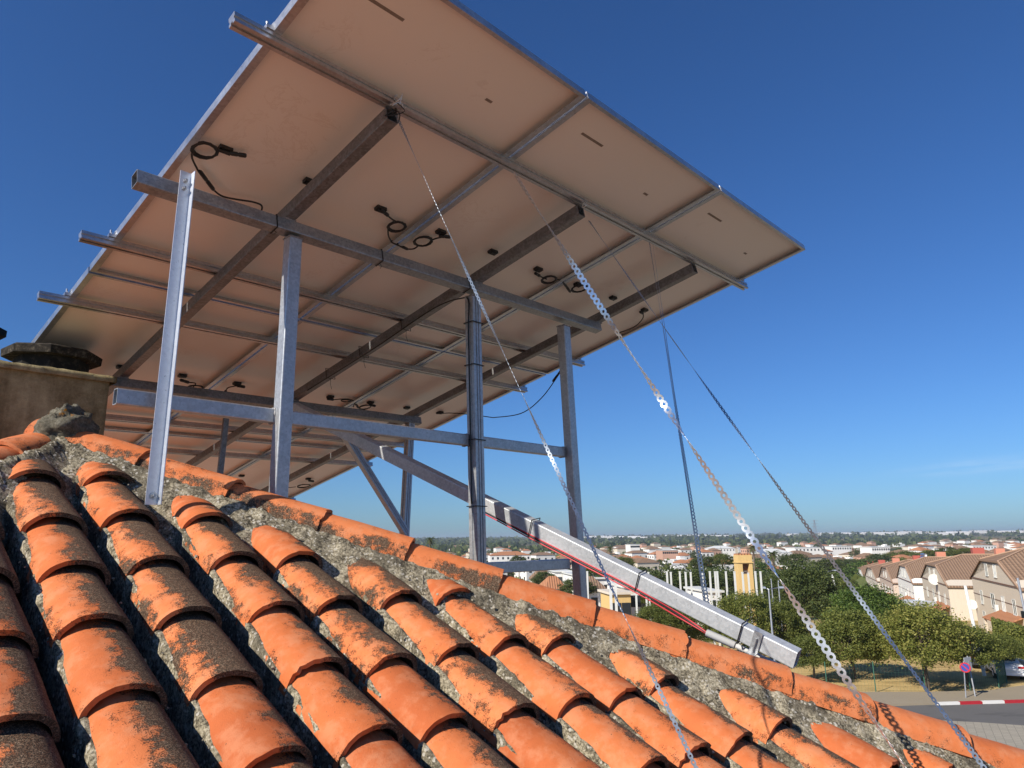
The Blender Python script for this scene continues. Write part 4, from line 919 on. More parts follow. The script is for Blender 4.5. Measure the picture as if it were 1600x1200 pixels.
def row_house(i, near, far, z_eave, ridge_h, wall, label, chim, depth=17.0, windows=True):
    zb = z_eave-6.3; h = HF(near, far, zb); L = h.L; he = 6.3; D = depth
    t = empty('terraced_house', h.p(L/2, D/2, 0), label, 'house', 'terraced houses in a row on the right')
    gz = he+ridge_h*.62; g0 = L*.5-L*.5*(1-.62); g1 = L*.5+L*.5*(1-.62)
    m = MB(); P_ = h.p
    m.add([P_(0, 0, 0), P_(L, 0, 0), P_(L, 0, he), P_(g1, 0, gz), P_(g0, 0, gz), P_(0, 0, he), P_(0, D, 0), P_(L, D, 0), P_(L, D, he), P_(0, D, he)],
          [(0, 5, 4, 3, 2, 1), (0, 6, 9, 5), (1, 2, 8, 7), (6, 7, 8, 9), (5, 9, 8, 2, 3, 4)])
    w_ = m.build('wall', wall, t)
    # roof in house-local coordinates so the tile waves follow the slope
    o = .35; k = ridge_h/(L/2); e = he-.02; v = [(-o, -o*.6, e-o*k), (-o, D+o, e-o*k), (L/2, D-1.5, he+ridge_h+.08), (L/2, L*.19, he+ridge_h+.08), (g0-.02, -o*.6, gz+.06), (g1+.02, -o*.6, gz+.06), (L+o, -o*.6, e-o*k), (L+o, D+o, e-o*k)]
    th = .16; vv = v+[(a, b, c-th) for a, b, c in v]
    f = [(0, 1, 2, 3, 4), (6, 5, 3, 2, 7), (4, 3, 5), (1, 7, 2), (0, 4, 12, 8), (5, 6, 14, 13), (4, 5, 13, 12), (1, 0, 8, 9), (7, 1, 9, 15), (6, 7, 15, 14)]
    me = mesh_data('roof', [(b, a, c) for a, b, c in vv], [tuple(reversed(q)) for q in f], 'roof_brown')
    M = Matrix(((h.Y.x, h.X.x, 0, h.O.x), (h.Y.y, h.X.y, 0, h.O.y), (0, 0, 1, h.O.z), (0, 0, 0, 1)))
    rf = link('roof', me, t, M)
    m = MB(); m.tube([P_(g0, -.1, gz+.12), P_(L/2, L*.19, he+ridge_h+.16), P_(g1, -.1, gz+.12)], .10, 6); m.tube([P_(L/2, L*.19, he+ridge_h+.16), P_(L/2, D-1.5, he+ridge_h+.16)], .11, 6); m.tube([P_(0, -.1, he), P_(g0, -.1, gz+.12)], .09, 6); m.build('ridge_tiles', 'ridge_pale', rf)
    m = MB(); h.box(m, 0.0, L, -.10, -.003, he-.12, he+.02); h.box(m, -.08, -.003, 0, D, he-.14, he-.04); h.box(m, 0, L, -.05, -.003, he-2.0, he-1.93); m.build('string_course', 'brown_trim', t)
    for (x, y, w, c) in chim:
        w *= 1.5; y += 3.5; m = MB(); h.box(m, L*x-w/2, L*x+w/2, y, y+w, he+ridge_h*.35, he+ridge_h+1.15); cch = m.build('chimney', c, rf)
        m = MB(); h.box(m, L*x-w/2-.08, L*x+w/2+.08, y-.08, y+w+.08, he+ridge_h+1.15, he+ridge_h+1.25); h.box(m, L*x-w*.3, L*x+w*.3, y+w*.2, y+w*.8, he+ridge_h+1.25, he+ridge_h+1.5); 
    if windows:
        for x in (.14, .34, .55, .80): win(h, t, L*x, he-2.95, 1.1 if x != .55 else 1.5, 1.5, x in (.34,))
        for x in (.42, .60): win(h, t, L*x, he+.55, 1.1, 1.3, x < .5)
        for x in (.2, .5, .8): win(h, t, L*x, .8, 1.2, 1.6)
        # tiled porch roof along the front
        pm = [P_(L*.02, -1.9, 2.55), P_(L*.42, -1.9, 2.55), P_(L*.42, 0, 3.35), P_(L*.02, 0, 3.35)]
        m = MB(); m.add(pm+[q-Vector((0, 0, .12)) for q in pm], [(0, 1, 2, 3), (7, 6, 5, 4), (0, 4, 5, 1), (1, 5, 6, 2), (3, 7, 4, 0)])
        m.build('porch_roof', 'roof_orange', t)
        for x in (.03, .22, .41): m = MB(); h.box(m, L*x-.12, L*x+.12, -1.8, -1.56, 0, 2.5); m.build('porch_column', wall, t)
        m = MB(); h.box(m, L*.44, L*.44+.75, -.42, -.08, he-3.3, he-2.5); m.build('air_conditioner', 'window_white', t)
    return h, t, he, L
row = [(1592, 1519, 44.0, 55.5, 908, 855, 'wall_sand', 'nearest terraced house at the right edge, beige with a hipped brown roof', [(.62, 3.2, 1.0, 'chimney_red')]),
       (1480, 1441, 63.8, 77.0, 907, 866, 'wall_beige', 'second terraced house from the right, beige with a satellite dish', [(.62, 3.0, 1.1, 'chimney_red'), (.3, 4.6, .8, 'chimney_salmon')]),
       (1426, 1403, 83.9, 96.0, 905.5, 870, 'wall_white', 'white fronted terraced house, third from the right', [(.55, 3.0, 1.1, 'chimney_salmon')]),
       (1395, 1375, 102, 117.5, 905, 874, 'wall_pink', 'pinkish terraced house with a solar water heater behind its roof', [(.5, 3.2, 1.2, 'chimney_red')]),
       (1371, 1353, 125, 143.5, 903, 877, 'wall_cream', 'cream terraced house, fifth from the right, half hidden by green trees', [(.5, 3, 1.3, 'chimney_salmon')]),
       (1352, 1339, 150, 167, 901, 879, 'wall_white', 'farthest terraced house but one, white with a brown roof', [(.5, 3, 1.4, 'chimney_red')]),
       (1338, 1326, 172, 190, 899, 880, 'wall_cream', 'farthest terraced house of the row above the bright green tree', [(.5, 3, 1.4, 'chimney_red')])]
HS = []
for i, (pn, pf, Yn, Yf, pe, prd, wall, label, ch) in enumerate(row):
    Yn *= 1.7; Yf *= 1.7
    ze = at(pn, pe, (Yn+Yf)/2).z; zr = at(pn, prd, (Yn+Yf)/2+6).z
    HS.append(row_house(i, at(pn, 908, Yn), at(pf, 908, Yf), ze, max(2.4, zr-ze), wall, label, ch))
# dish and heater on the houses
def dish(par, c, r, d):
    m = MB(); d = d.normalized(); a = d.orthogonal().normalized(); b = d.cross(a); v = []
    for k, (q, z) in enumerate(((.02, 0), (.5, .05), (1, .2))): v += [c+(a*math.cos(t*math.pi/8)+b*math.sin(t*math.pi/8))*r*q+d*r*z for t in range(16)]
    m.add(v, [(i*16+j, i*16+(j+1) % 16, (i+1)*16+(j+1) % 16, (i+1)*16+j) for i in range(2) for j in range(16)]); m.tube([c, c+d*r*.9], .02, 5); m.tube([c, c-d*.4], .03, 5)
    m.build('satellite_dish', 'window_white', par, True)
h, t, he, L = HS[1]; dish(t, h.p(L*.35, -.45, he+.35), 0.85, Vector((-.3, -1, .3))); h, t, he, L = HS[0]; dish(t, h.p(L*.97, -.5, 2.9), .6, Vector((-.3, -1, .3)))
h, t, he, L = HS[3]
hw = empty('solar_water_heater', h.p(L*.3, 5, he+4), 'tilted solar water heater panel with its tank on the pinkish house roof', 'water heater')
m = MB(); q = [h.p(L*.28, 6, he+3.8), h.p(L*.28, 8.4, he+5.9), h.p(L*.44, 8.4, he+5.9), h.p(L*.44, 6, he+3.8)]; m.add(q+[a-Vector((0, 0, .1)) for a in q], [(0, 1, 2, 3), (7, 6, 5, 4), (0, 4, 5, 1), (1, 5, 6, 2), (2, 6, 7, 3), (3, 7, 4, 0)]); m.build('collector', 'dark_glass', hw)
m = MB(); m.tube([h.p(L*.27, 8.6, he+6.1), h.p(L*.45, 8.6, he+6.1)], .4, 10); m.build('tank', 'galvanised_pale', hw, True)
m = MB(); m.tube([h.p(L*.30, 8.4, he+2.5), h.p(L*.30, 8.4, he+5.9)], .08, 5); m.tube([h.p(L*.42, 8.4, he+2.5), h.p(L*.42, 8.4, he+5.9)], .08, 5); m.build('stand', 'galvanised', hw)

# flat roofed pavilion between the trees
def pavilion():
    Y = 74; a, b = at(1408, 1000, Y), at(1446, 1000, Y); top = at(1425, 938, Y).z; h = HF(Vector((a.x, Y, 0)), Vector((b.x-.6, Y+.6, 0)), -1.5); L = h.L; H = top+1.5
    t = empty('pavilion', h.p(L/2, 2, 0), 'small cream pavilion with a white flat canopy between the green trees', 'building')
    m = MB(); h.box(m, 0, L, 0.8, 2.2, 0, H-.46); m.build('wall', 'wall_cream', t)
    m = MB(); h.box(m, -.6, L+.6, -.6, 2.4, H-.45, H); m.build('flat_roof', 'window_white', t)
    for k in range(3):
        m = MB(); h.box(m, L*(.12+.3*k), L*(.12+.3*k)+.9, .70, .79, .9, 2.9); m.build('window', 'dark_glass', t)
        m = MB(); h.box(m, L*(.03+.33*k), L*(.03+.33*k)+.3, -.4, -.1, 0, H-.46); m.build('column', 'wall_cream', t)
pavilion()

# yellow tower
def tower():
    Y = 100; a, b = at(1151.5, 900, Y), at(1173.5, 900, Y); top = at(1162, 867, Y).z; w = b.x-a.x; z0 = zt(0, Y); cx = (a.x+b.x)/2; H = top-z0
    t = empty('tower', (cx, Y, z0), 'square yellow tower with one dark opening under its top', 'tower'); O = Vector((cx, Y, z0)); X, Yv, Z = Vector((1, 0.0, 0)), Vector((0, 1, 0)), Z1
    B = lambda m, *q: m.frame_box(O, X, Yv, Z, *q)
    zt0, zt1 = H-2.5, H-1.15
    m = MB(); B(m, -w/2, w/2, -w/2, w/2, 0, zt0); B(m, -w/2, -w*.2, -w/2, w/2, zt0, zt1); B(m, w*.28, w/2, -w/2, w/2, zt0, zt1); B(m, -w*.2, w*.28, w*.2, w/2, zt0, zt1); B(m, -w/2, w/2, -w/2, w/2, zt1, H); m.build('wall', 'wall_yellow', t)
    m = MB(); B(m, -w/2-.12, w/2+.12, -w/2-.12, w/2+.12, H-1.05, H-.93); m.build('cornice', 'wall_yellow', t)
    m = MB(); B(m, -w/2+.05, w/2-.05, -w/2+.05, w/2-.05, H, H+.18); m.build('roof', 'roof_orange', t)
    m = MB(); B(m, -w*.2, w*.28, -w*.1, w*.19, zt0, zt1-.01); m.build('louvre', 'brown_trim', t)
    m = MB(); B(m, -w*.2, w*.28, -w*.45, -w*.42, zt0+.35, zt0+.40); B(m, -w*.2, w*.28, -w*.45, -w*.42, zt0+.1, zt0+.14); m.build('rail', 'kerb_grey', t)
tower()
# white posts of the unfinished hall
PL_ = ['lone white post just right of the right steel post', 'thick white post under the long brace, left of its twin', 'thick white post under the long brace, right of its twin', 'first of two touching white posts under the brace', 'second of two touching white posts under the brace'] + [
    n+' white post left of the steepest strap' for n in ('first', 'second', 'third', 'fourth', 'fifth')] + ['white post hidden partly by the steepest strap', 'white post just right of the steepest strap', 'left one of a pair of white posts left of the tower', 'right one of a pair of white posts left of the tower',
    'last white post before the yellow tower', 'white post at the left edge of the yellow tower', 'white post before the middle of the yellow tower', 'white post at the right edge of the yellow tower', 'first white post right of the yellow tower', 'last white post on the right, next to the palm', 'short white post below the brace by the yellow building']
for i, (px, pt) in enumerate([(917.5, 894), (953, 896), (961, 899), (1008, 893), (1013, 895), (1042, 894), (1048, 895), (1062, 894), (1071, 895), (1079, 895), (1097, 895), (1109, 894), (1117, 894), (1120.5, 894), (1134, 894), (1147.5, 894), (1160, 895), (1169, 896), (1180, 894), (1188, 894), (994, 930)]):
    Y = 66+(i*7 % 5)*2.2; c = at(px, pt, Y); g = zt(c.x, Y); w = .15 if i not in (1, 2) else .24
    m = MB(); m.box((c.x, Y, (c.z+g)/2), w, w, c.z-g); m.box((c.x, Y, c.z+.04), w*1.15, w*1.15, .08)
    o = m.build('white_post', 'window_white'); nm = ['far left', 'left', 'middle', 'right', 'far right'][min(4, i//4)]
    tag(o, PL_[i], 'post', 'white posts of the unfinished hall')
def lean_post(px0, py0, px1, py1, Y, w, label):
    a, b = at(px0, py0, Y), at(px1, py1, Y); b = b+(b-a).normalized()*3; m = MB(); m.tube([b, a], [w, w*.8], 8); tag(m.build('leaning_pole', 'window_white', None, True), label, 'pole')
lean_post(1508, 915, 1523, 985, 52.5, .12, 'thick white leaning pole in front of the second terraced house')
lean_post(1300, 898, 1306, 926, 90, .17, 'white leaning pole left of the terraced houses')
lean_post(1243, 965, 1247, 978, 64, .2, 'short white pole stub by the dry field')
def lamp(px, pyt, pyb, Y, arms, label):
    a, b = at(px, pyt, Y), at(px, pyb, Y); g = min(b.z, zt(a.x, Y)); t = empty('street_lamp', (a.x, Y, g), label, 'street lamp')
    m = MB(); m.tube([Vector((a.x, Y, g)), a], [.09, .05], 8); m.build('pole', 'galvanised', t, True)
    for s in arms:
        m = MB(); m.tube([a, a+Vector((s, 0, .12))], .035, 6); m.build('arm', 'galvanised', t, True)
        m = MB(); m.box((a.x+s*1.25, Y, a.z+.13), abs(s)*.55, .3, .12); m.build('lamp_head', 'galvanised_pale', t)
lamp(1201, 921, 1085, 52.0, (-.25, .75), 'grey street lamp with two arms left of the dry field')
lamp(1293, 893, 960, 88, (.7,), 'distant street lamp with one arm before the dark trees')
lamp(1205, 907, 990, 80, (-.02,), 'thin pole close behind the two armed lamp'); lamp(1216, 910, 990, 80, (.02,), 'second thin pole right behind the two armed lamp')
def utility_pole():
    Y = 44; a = at(1590, 903, Y); t = empty('utility_pole', (a.x, Y, 0), 'slender grey pole with a dark fitting at the right edge', 'utility pole')
    m = MB(); m.tube([Vector((a.x+.4, Y, 0)), a], [.09, .06], 8); m.build('pole', 'galvanised', t, True)
    m = MB(); m.box((a.x+.12, Y, a.z-2.1), .35, .25, .4); m.build('fitting', 'black_plastic', t)
utility_pole()

# white building, yellow building and low roofs between posts and brace
def block(px0, px1, pyt, Y, depth, wall, roofm, label, pitched=0.0, zg=None, nwin=3, name='building', group=None):
    a, b = at(px0, pyt, Y), at(px1, pyt, Y); zg = zt(a.x, Y) if zg is None else zg; H = a.z-zg; W = b.x-a.x
    t = empty(name, ((a.x+b.x)/2, Y+depth/2, zg), label, 'building', group); O = Vector((a.x, Y, zg)); X, Yv = Vector((1, .12, 0)).normalized(), Vector((-.12, 1, 0)).normalized()
    hw_ = H-pitched; m = MB(); m.frame_box(O, X, Yv, Z1, 0, W, 0, depth, 0, hw_); m.build('wall', wall, t)
    o = .3; m = MB()
    if pitched:
        V = [(-o, -o, hw_), (W+o, -o, hw_), (W+o, depth+o, hw_), (-o, depth+o, hw_), (min(W*.3, depth*.5), depth/2, H), (W-min(W*.3, depth*.5), depth/2, H)]
        m.add([O+X*p[0]+Yv*p[1]+Z1*p[2] for p in V], [(0, 1, 5, 4), (1, 2, 5), (2, 3, 4, 5), (3, 0, 4), (3, 2, 1, 0)])
    else: m.frame_box(O, X, Yv, Z1, -o, W+o, -o, depth+o, H, H+.25)
    m.build('roof', roofm, t)
    for k in range(nwin):
        x = W*(k+.5)/nwin; m = MB(); m.frame_box(O, X, Yv, Z1, x-.5, x+.5, -.06, -.01, hw_-2.2, hw_-.9); m.build('window', 'dark_glass', t)
    return t
block(920, 1000, 905, 118, 22, 'wall_town_white', 'window_white', 'long white hall with a pale flat roof behind the white posts', 0, nwin=7)
block(955, 986, 929, 82, 5, 'wall_yellow', 'wall_cream', 'small yellow building below the long steel brace', 0, nwin=2)
block(975, 1000, 918, 86, 8, 'wall_town_white', 'window_white', 'white boxy annexe next to the small yellow building', 0, nwin=2)
block(1020, 1056, 903, 128, 10, 'wall_town_pink', 'roof_orange', 'low building with a reddish roof behind the posts', 1.6, nwin=3)
block(906, 950, 903, 112, 9, 'wall_town_white', 'roof_brown', 'white bungalow with a brown hipped roof beside the right steel post', 2.0, nwin=3)
block(868, 892, 894, 140, 9, 'wall_town_white', 'window_white', 'white cubic house just left of the right steel post', 0, nwin=2)
block(838, 868, 890, 150, 10, 'wall_town_cream', 'roof_brown', 'cream house with brown roof at the low tie beam', 2.2, nwin=3)
block(855, 885, 902, 118, 8, 'wall_town_cream', 'roof_orange', 'low cream house with orange roof just above the hip tiles', 1.8, nwin=2)
block(1108, 1128, 926, 92, 8, 'wall_town_white', 'window_white', 'white block glimpsed through the posts left of the tower', 0, nwin=1)

# ------------------------------------------------------------------ field fence, signs, car, hedge
fence = empty('wire_fence', (23, 49.2, 0), 'green wire fence with thin posts along the dry field', 'fence')
plain('fence_green', (.03, .10, .06), .6)
fp = [(14, 49.6), (17.2, 49.5), (20.3, 49.4), (23.4, 49.3), (26.6, 49.25), (29.6, 49.4), (32.0, 50.2), (33.6, 51.8), (35.0, 54.0), (36.6, 57.0)]
for x, y in fp:
    m = MB(); m.tube([(x, y, -.2), (x, y, 1.9)], .035, 7); m.build('post', 'fence_green', fence, True)
m = MB()
for (x0, y0), (x1, y1) in zip(fp[:-1], fp[1:]):
    n = 14
    for k in range(n): x, y = x0+(x1-x0)*k/n, y0+(y1-y0)*k/n; m.tube([(x, y, .05), (x, y, 1.75)], .0035, 3, False)
    for z in (.1, .65, 1.2, 1.75): m.tube([(x0, y0, z), (x1, y1, z)], .005, 3, False)
m.build('wire_mesh', 'fence_green', fence)['kind'] = 'stuff'
m = MB()
for k in range(40):
    x0, y0 = fp[6+(k//14)]; x1, y1 = fp[7+(k//14)] if 7+(k//14) < len(fp) else (37.5, 59); t_ = (k % 14)/14; m.box((x0+(x1-x0)*t_, y0+(y1-y0)*t_, .95), .022, .022, 1.7)
m.build('close_pickets', 'fence_green', fence)['kind'] = 'stuff'
plain('sign_blue', (.04, .06, .30), .5); plain('sign_red', (.50, .02, .03), .5); plain('sign_grey', (.45, .46, .47), .5)
def signs():
    g = at(1510, 1096, 46.9); t = empty('no_parking_sign', (g.x, 46.9, .13), 'round no parking sign on a grey post by the painted kerb', 'road sign')
    c = at(1508, 1043, 46.82); d = Vector((-.45, -.89, 0)).normalized(); X = Vector((-d.y, d.x, 0)).normalized()
    m = MB(); m.tube([(g.x, 46.9, .1), (c.x, 46.9, c.z+.35)], .035, 8); m.build('post', 'galvanised', t, True)
    def disc(r0, r1, mat, off, nm):
        m = MB(); v = [c+d*off+(X*math.cos(a)+Z1*math.sin(a))*r for r in (r0, r1) for a in [2*math.pi*k/28 for k in range(28)]]
        if r0 == 0: m.add([c+d*off+(X*math.cos(2*math.pi*k/28)+Z1*math.sin(2*math.pi*k/28))*r1 for k in range(28)], [tuple(range(28))])
        else: m.add(v, [(k, (k+1) % 28, 28+(k+1) % 28, 28+k) for k in range(28)])
        return m.build(nm, mat, t)
    m = MB(); m.tube([c-d*.012, c+d*.0], .30, 28); m.build('plate', 'sign_grey', t)
    disc(0, .225, 'sign_blue', .008, 'blue_disc'); disc(.225, .30, 'sign_red', .008, 'red_ring')
    m = MB(); a = (X-Z1).normalized(); b = (X+Z1).normalized(); q = [c+d*.013+a*i+b*j for i, j in ((-.23, -.03), (.23, -.03), (.23, .03), (-.23, .03))]; m.add(q, [(0, 1, 2, 3)]); m.build('red_bar', 'sign_red', t)
    x = at(1525, 1096, 47.2).x; t2 = empty('direction_sign', (x, 47.2, .13), 'blank white rectangular sign back on a pole next to the round sign', 'road sign')
    m = MB(); m.tube([(x, 47.2, .1), (x-.15, 47.2, 2.5)], .04, 8); m.build('post', 'galvanised', t2, True)
    m = MB(); m.box((0, 0, 0), .85, .03, .9, Matrix.Rotation(R(25), 3, 'Z')); m.v = [(a*.85+x-.2, b+47.15, c_*.85+2.05) for a, b, c_ in m.v]; m.build('plate', 'sign_grey', t2)
    c3 = at(1563, 983, 60); t3 = empty('warning_sign', (c3.x, 60, 0), 'triangular white road sign with red rim by the hedge', 'road sign')
    m = MB(); m.tube([(c3.x, 60, 0), (c3.x, 60, c3.z+.5)], .04, 8); m.build('post', 'galvanised', t3, True)
    def tri(r, y, mat, nm):
        m = MB(); q = [Vector((c3.x+r*math.sin(a), y, c3.z+r*math.cos(a))) for a in (0, 2.094, 4.189)]; m.add(q+[p+Vector((0, .03, 0)) for p in q], [(0, 1, 2), (5, 4, 3), (0, 3, 4, 1), (1, 4, 5, 2), (2, 5, 3, 0)]); m.build(nm, mat, t3)
    tri(.62, 59.93, 'sign_red', 'rim'); tri(.46, 59.90, 'window_white', 'face')
signs()
plain('car_white', (.76, .77, .78), .25, var=.03, spec=.6); plain('car_dark', (.05, .055, .06), .25, var=.1); plain('car_red', (.30, .02, .03), .3); plain('tyre', (.015, .015, .015), .8); plain('tail_lamp', (.45, .02, .02), .25); plain('number_plate', (.7, .7, .66), .5)
def car(loc, rz, paint, label):
    t = empty('parked_car', loc, label, 'car'); M = Matrix.Translation(loc) @ Matrix.Rotation(rz, 4, 'Z')      # front towards +Y
    side = [(-2.2, .35), (-2.22, .85), (-2.05, 1.02), (-1.35, 1.08), (-.75, 1.45), (.45, 1.47), (1.15, 1.05), (2.0, .88), (2.2, .65), (2.2, .32)]
    def shell(side, w, inset, nm, mat):
        v = []
        for s in (-1, 1):
            for y, z in side: v.append((s*(w-inset*max(0, z-1.0)), y, z))
        n = len(side); me = mesh_data(nm, v, [tuple(range(n)), tuple(reversed(range(n, 2*n)))]+[(i, n+i, n+(i+1) % n, (i+1) % n) for i in range(n)], mat)
        o = link(nm, me, t, M); bv = o.modifiers.new('bevel', 'BEVEL'); bv.width = .07; bv.segments = 3; return o
    b = shell(side, .88, .35, 'body', paint)
    def bx(nm, mat, c, sx, sy, sz, par=None, rot=None):
        m = MB(); m.box((0, 0, 0), sx, sy, sz, rot); m.v = [tuple(M @ (Vector(p)+Vector(c))) for p in m.v]; return m.build(nm, mat, par or t)
    bx('rear_window', 'dark_glass', (0, -1.09, 1.29), 1.15, .02, .42, rot=Matrix.Rotation(R(-58), 3, 'X')); bx('windscreen', 'dark_glass', (0, .83, 1.29), 1.2, .02, .70, rot=Matrix.Rotation(R(58), 3, 'X'))
    for s in (-1, 1):
        bx('side_window', 'dark_glass', (s*.765, -.1, 1.25), .03, 1.35, .27, rot=Matrix.Rotation(R(-s*18), 3, 'Y')); bx('tail_light', 'tail_lamp', (s*.66, -2.19, .88), .36, .06, .14); bx('headlight', 'window_white', (s*.66, 2.12, .70), .34, .1, .14)
        for y in (-1.35, 1.35):
            m = MB(); m.tube([M @ Vector((s*.70, y, .33)), M @ Vector((s*.90, y, .33))], .33, 20); wl = m.build('wheel', 'tyre', t)
            m = MB(); m.tube([M @ Vector((s*.895, y, .33)), M @ Vector((s*.915, y, .33))], .20, 14); m.build('rim', 'galvanised_pale', wl)
    bx('number_plate', 'number_plate', (0, -2.245, .62), .5, .02, .11); bx('bumper', paint, (0, -2.2, .45), 1.6, .12, .22)
c = at(1576, 1057, 54.0); car((c.x, 54.5, .01), R(-22), 'car_white', 'white saloon car parked beyond the green fence at the right edge')
c = at(1548, 1052, 57.0); car((c.x+.2, 58.6, .01), R(-24), 'car_dark', 'dark car half hidden behind the white one')
c = at(1536, 965, 62.0); car((c.x+1.0, 66.0, zt(0, 66)), R(60), 'car_red', 'dark red car under the porch roof of the nearest terraced house')
# hedge and garden wall on the right
def hedge():
    a, b = at(1552, 990, 60), at(1625, 990, 52); t = empty('hedge', ((a.x+b.x)/2, 56, 0), 'clipped green hedge with a brown dry face at the right edge', 'hedge')
    g = np.random.default_rng(5); N = 16000; u_ = g.random(N); w = g.random(N); z = g.random(N); P = np.array([a.x, 60, 0])+np.outer(u_, [b.x-a.x, -8, 0])+np.outer(w, [1.0, 1.5, 0]); P[:, 2] = z**.6*3.2+g.normal(0, .05, N)
    A_ = g.normal(0, 1, (N, 3)); A_ /= np.linalg.norm(A_, axis=1)[:, None]; B_ = np.cross(A_, g.normal(0, 1, (N, 3))); B_ /= np.linalg.norm(B_, axis=1)[:, None]; s = .09
    V = np.stack([P-A_*s, P+B_*s*.6, P+A_*s, P-B_*s*.6], 1).reshape(-1, 3); me = bpy.data.meshes.new('foliage'); me.from_pydata(V.tolist(), [], [(4*i, 4*i+1, 4*i+2, 4*i+3) for i in range(N)]); me.materials.append(MAT['leaf_olive']); link('foliage', me, t)
hedge()
m = MB(); a, b = at(1556, 1010, 60.5), at(1625, 1010, 52.5); X = (b-a); X.z = 0; Lw = X.length; X.normalize(); m.frame_box(Vector((a.x, 60.5, 0)), X, Vector((X.y, -X.x, 0)), Z1, 0, Lw, .6, .85, -.2, 1.1)
tag(m.build('garden_wall', 'pale_trim'), 'low brown garden wall in front of the clipped hedge', 'wall')

# ------------------------------------------------------------------ the town and the far country
def town_house_mesh(k):
    g = random.Random(k); m = MB(); W, D, H = g.uniform(8, 15), g.uniform(8, 12), g.choice((3.6, 6.2, 6.4, 7.0)); m.box((0, 0, H/2-1), W, D, H+2); return m, W, D, H
TH = []
for k in range(9):
    m, W, D, H = town_house_mesh(k); wall = ['wall_town_white', 'wall_town_white', 'wall_town_cream', 'wall_town_white', 'wall_town_pink', 'wall_town_white', 'wall_town_cream', 'wall_town_white', 'wall_town_white'][k]
    wm = mesh_data('wall', m.v, m.f, wall); r = MB(); o = .35
    if k % 4 != 1:
        rh = 1.9; V = [(-W/2-o, -D/2-o, H), (W/2+o, -D/2-o, H), (W/2+o, D/2+o, H), (-W/2-o, D/2+o, H), (-W/2+D*.35, 0, H+rh), (W/2-D*.35, 0, H+rh)]; r.add(V, [(0, 1, 5, 4), (1, 2, 5), (2, 3, 4, 5), (3, 0, 4), (3, 2, 1, 0)]); rm = mesh_data('roof', r.v, r.f, 'roof_orange' if k % 2 else 'roof_brown')
    else: r.box((0, 0, H+.2), W+.3, D+.3, .4); r.box((W*.2, 0, H+1.2), W*.3, D*.4, 2.0); rm = mesh_data('roof', r.v, r.f, wall)
    w = MB(); n = 3
    for i in range(n):
        for z in ((1.0, 4.0) if H > 5 else (1.0,)):
            for s in (-1, 1): w.box((W*(i+.5)/n-W/2, s*(D/2+.02), z+.6), 1.1, .06, 1.3)
            w.box((-W/2-.02, D*(i+.5)/n-D/2, z+.6), .06, 1.1, 1.3)
    TH.append((wm, rm, mesh_data('windows', w.v, w.f, 'dark_glass')))
lab = {'wall_town_white': 'whitewashed house in the distant town on the plain', 'wall_town_cream': 'cream walled house in the distant town on the plain', 'wall_town_pink': 'brick red house in the distant town on the plain'}
g = random.Random(21); placed = []
tries = 0
while len(placed) < 270 and tries < 20000:
    tries += 1; Y = 270*math.exp(g.random()**0.8*1.55); X = Y*g.uniform(-.10, .80); gap = 13+Y*.010
    if Y < 330 and X/Y > .30: continue
    if any(abs(X-x)+abs(Y-y)*.55 < gap for x, y in placed): continue
    placed.append((X, Y)); k = g.randrange(9); z = zt(X, Y); rz = g.choice((0, math.pi/2))+R(18)+g.uniform(-.08, .08)
    wm, rm, wi = TH[k]; wn0 = wm.materials[0].name; t = empty('town_house', (X, Y, z), lab.get(wn0.split('.')[0], lab['wall_town_white']), 'house', {'wall_town_white': 'white town houses', 'wall_town_cream': 'cream town houses', 'wall_town_pink': 'red town houses'}.get(wn0, 'white town houses'))
    t.rotation_euler = (0, 0, rz)
    for nm, me in (('wall', wm), ('roof', rm), ('windows', wi)):
        if nm == 'windows' and Y > 700: continue
        o = bpy.data.objects.new(nm, me); col.objects.link(o); o.parent = t
        if nm == 'windows': o['kind'] = 'stuff'
    if nm: pass
# bigger white blocks that stand out in the town
for px0, px1, pt, Y, lb_ in [(1242, 1290, 856, 520, 'long white apartment block in the town under the rightmost strap'), (1300, 1332, 854, 560, 'white stepped building right of the long apartment block'), (1362, 1392, 855, 500, 'bright white blocky building above the far terraced roofs'), (1188, 1240, 858, 430, 'wide white building with a low gable behind the palm'),
        (1110, 1150, 853, 640, 'white sheds with pointed roofs above the brace'), (985, 1000, 851, 560, 'small white tower house in the left part of the town'), (1440, 1458, 855, 480, 'white narrow building between far tree crowns'), (1520, 1560, 853, 620, 'flat white warehouse above the terraced ridge'), (766, 830, 862, 420, 'row of white houses left of the middle steel post'), (1035, 1060, 860, 480, 'brick red block in the town centre')]:
    block(px0, px1, pt, Y, 14, 'wall_town_pink' if 'brick' in lb_ else 'wall_town_white', 'roof_orange' if 'row' in lb_ else 'window_white', lb_, 2.2 if ('gable' in lb_ or 'sheds' in lb_ or 'row' in lb_) else 0, nwin=8, name='town_block')
# garden trees among the houses
for i in range(150):
    Y = 240*math.exp(g.random()*1.7); X = Y*g.uniform(-.10, .80); r = g.uniform(2.2, 5.0); z = zt(X, Y)
    tree('town_tree', 'dark green garden tree in the distant town on the plain', 'garden trees of the distant town', X, Y, z, r, z+r*1.9, z+r*.35, ['leaf_dark', 'leaf_mid', 'leaf_green'][i % 3], 2, i % 2, False)
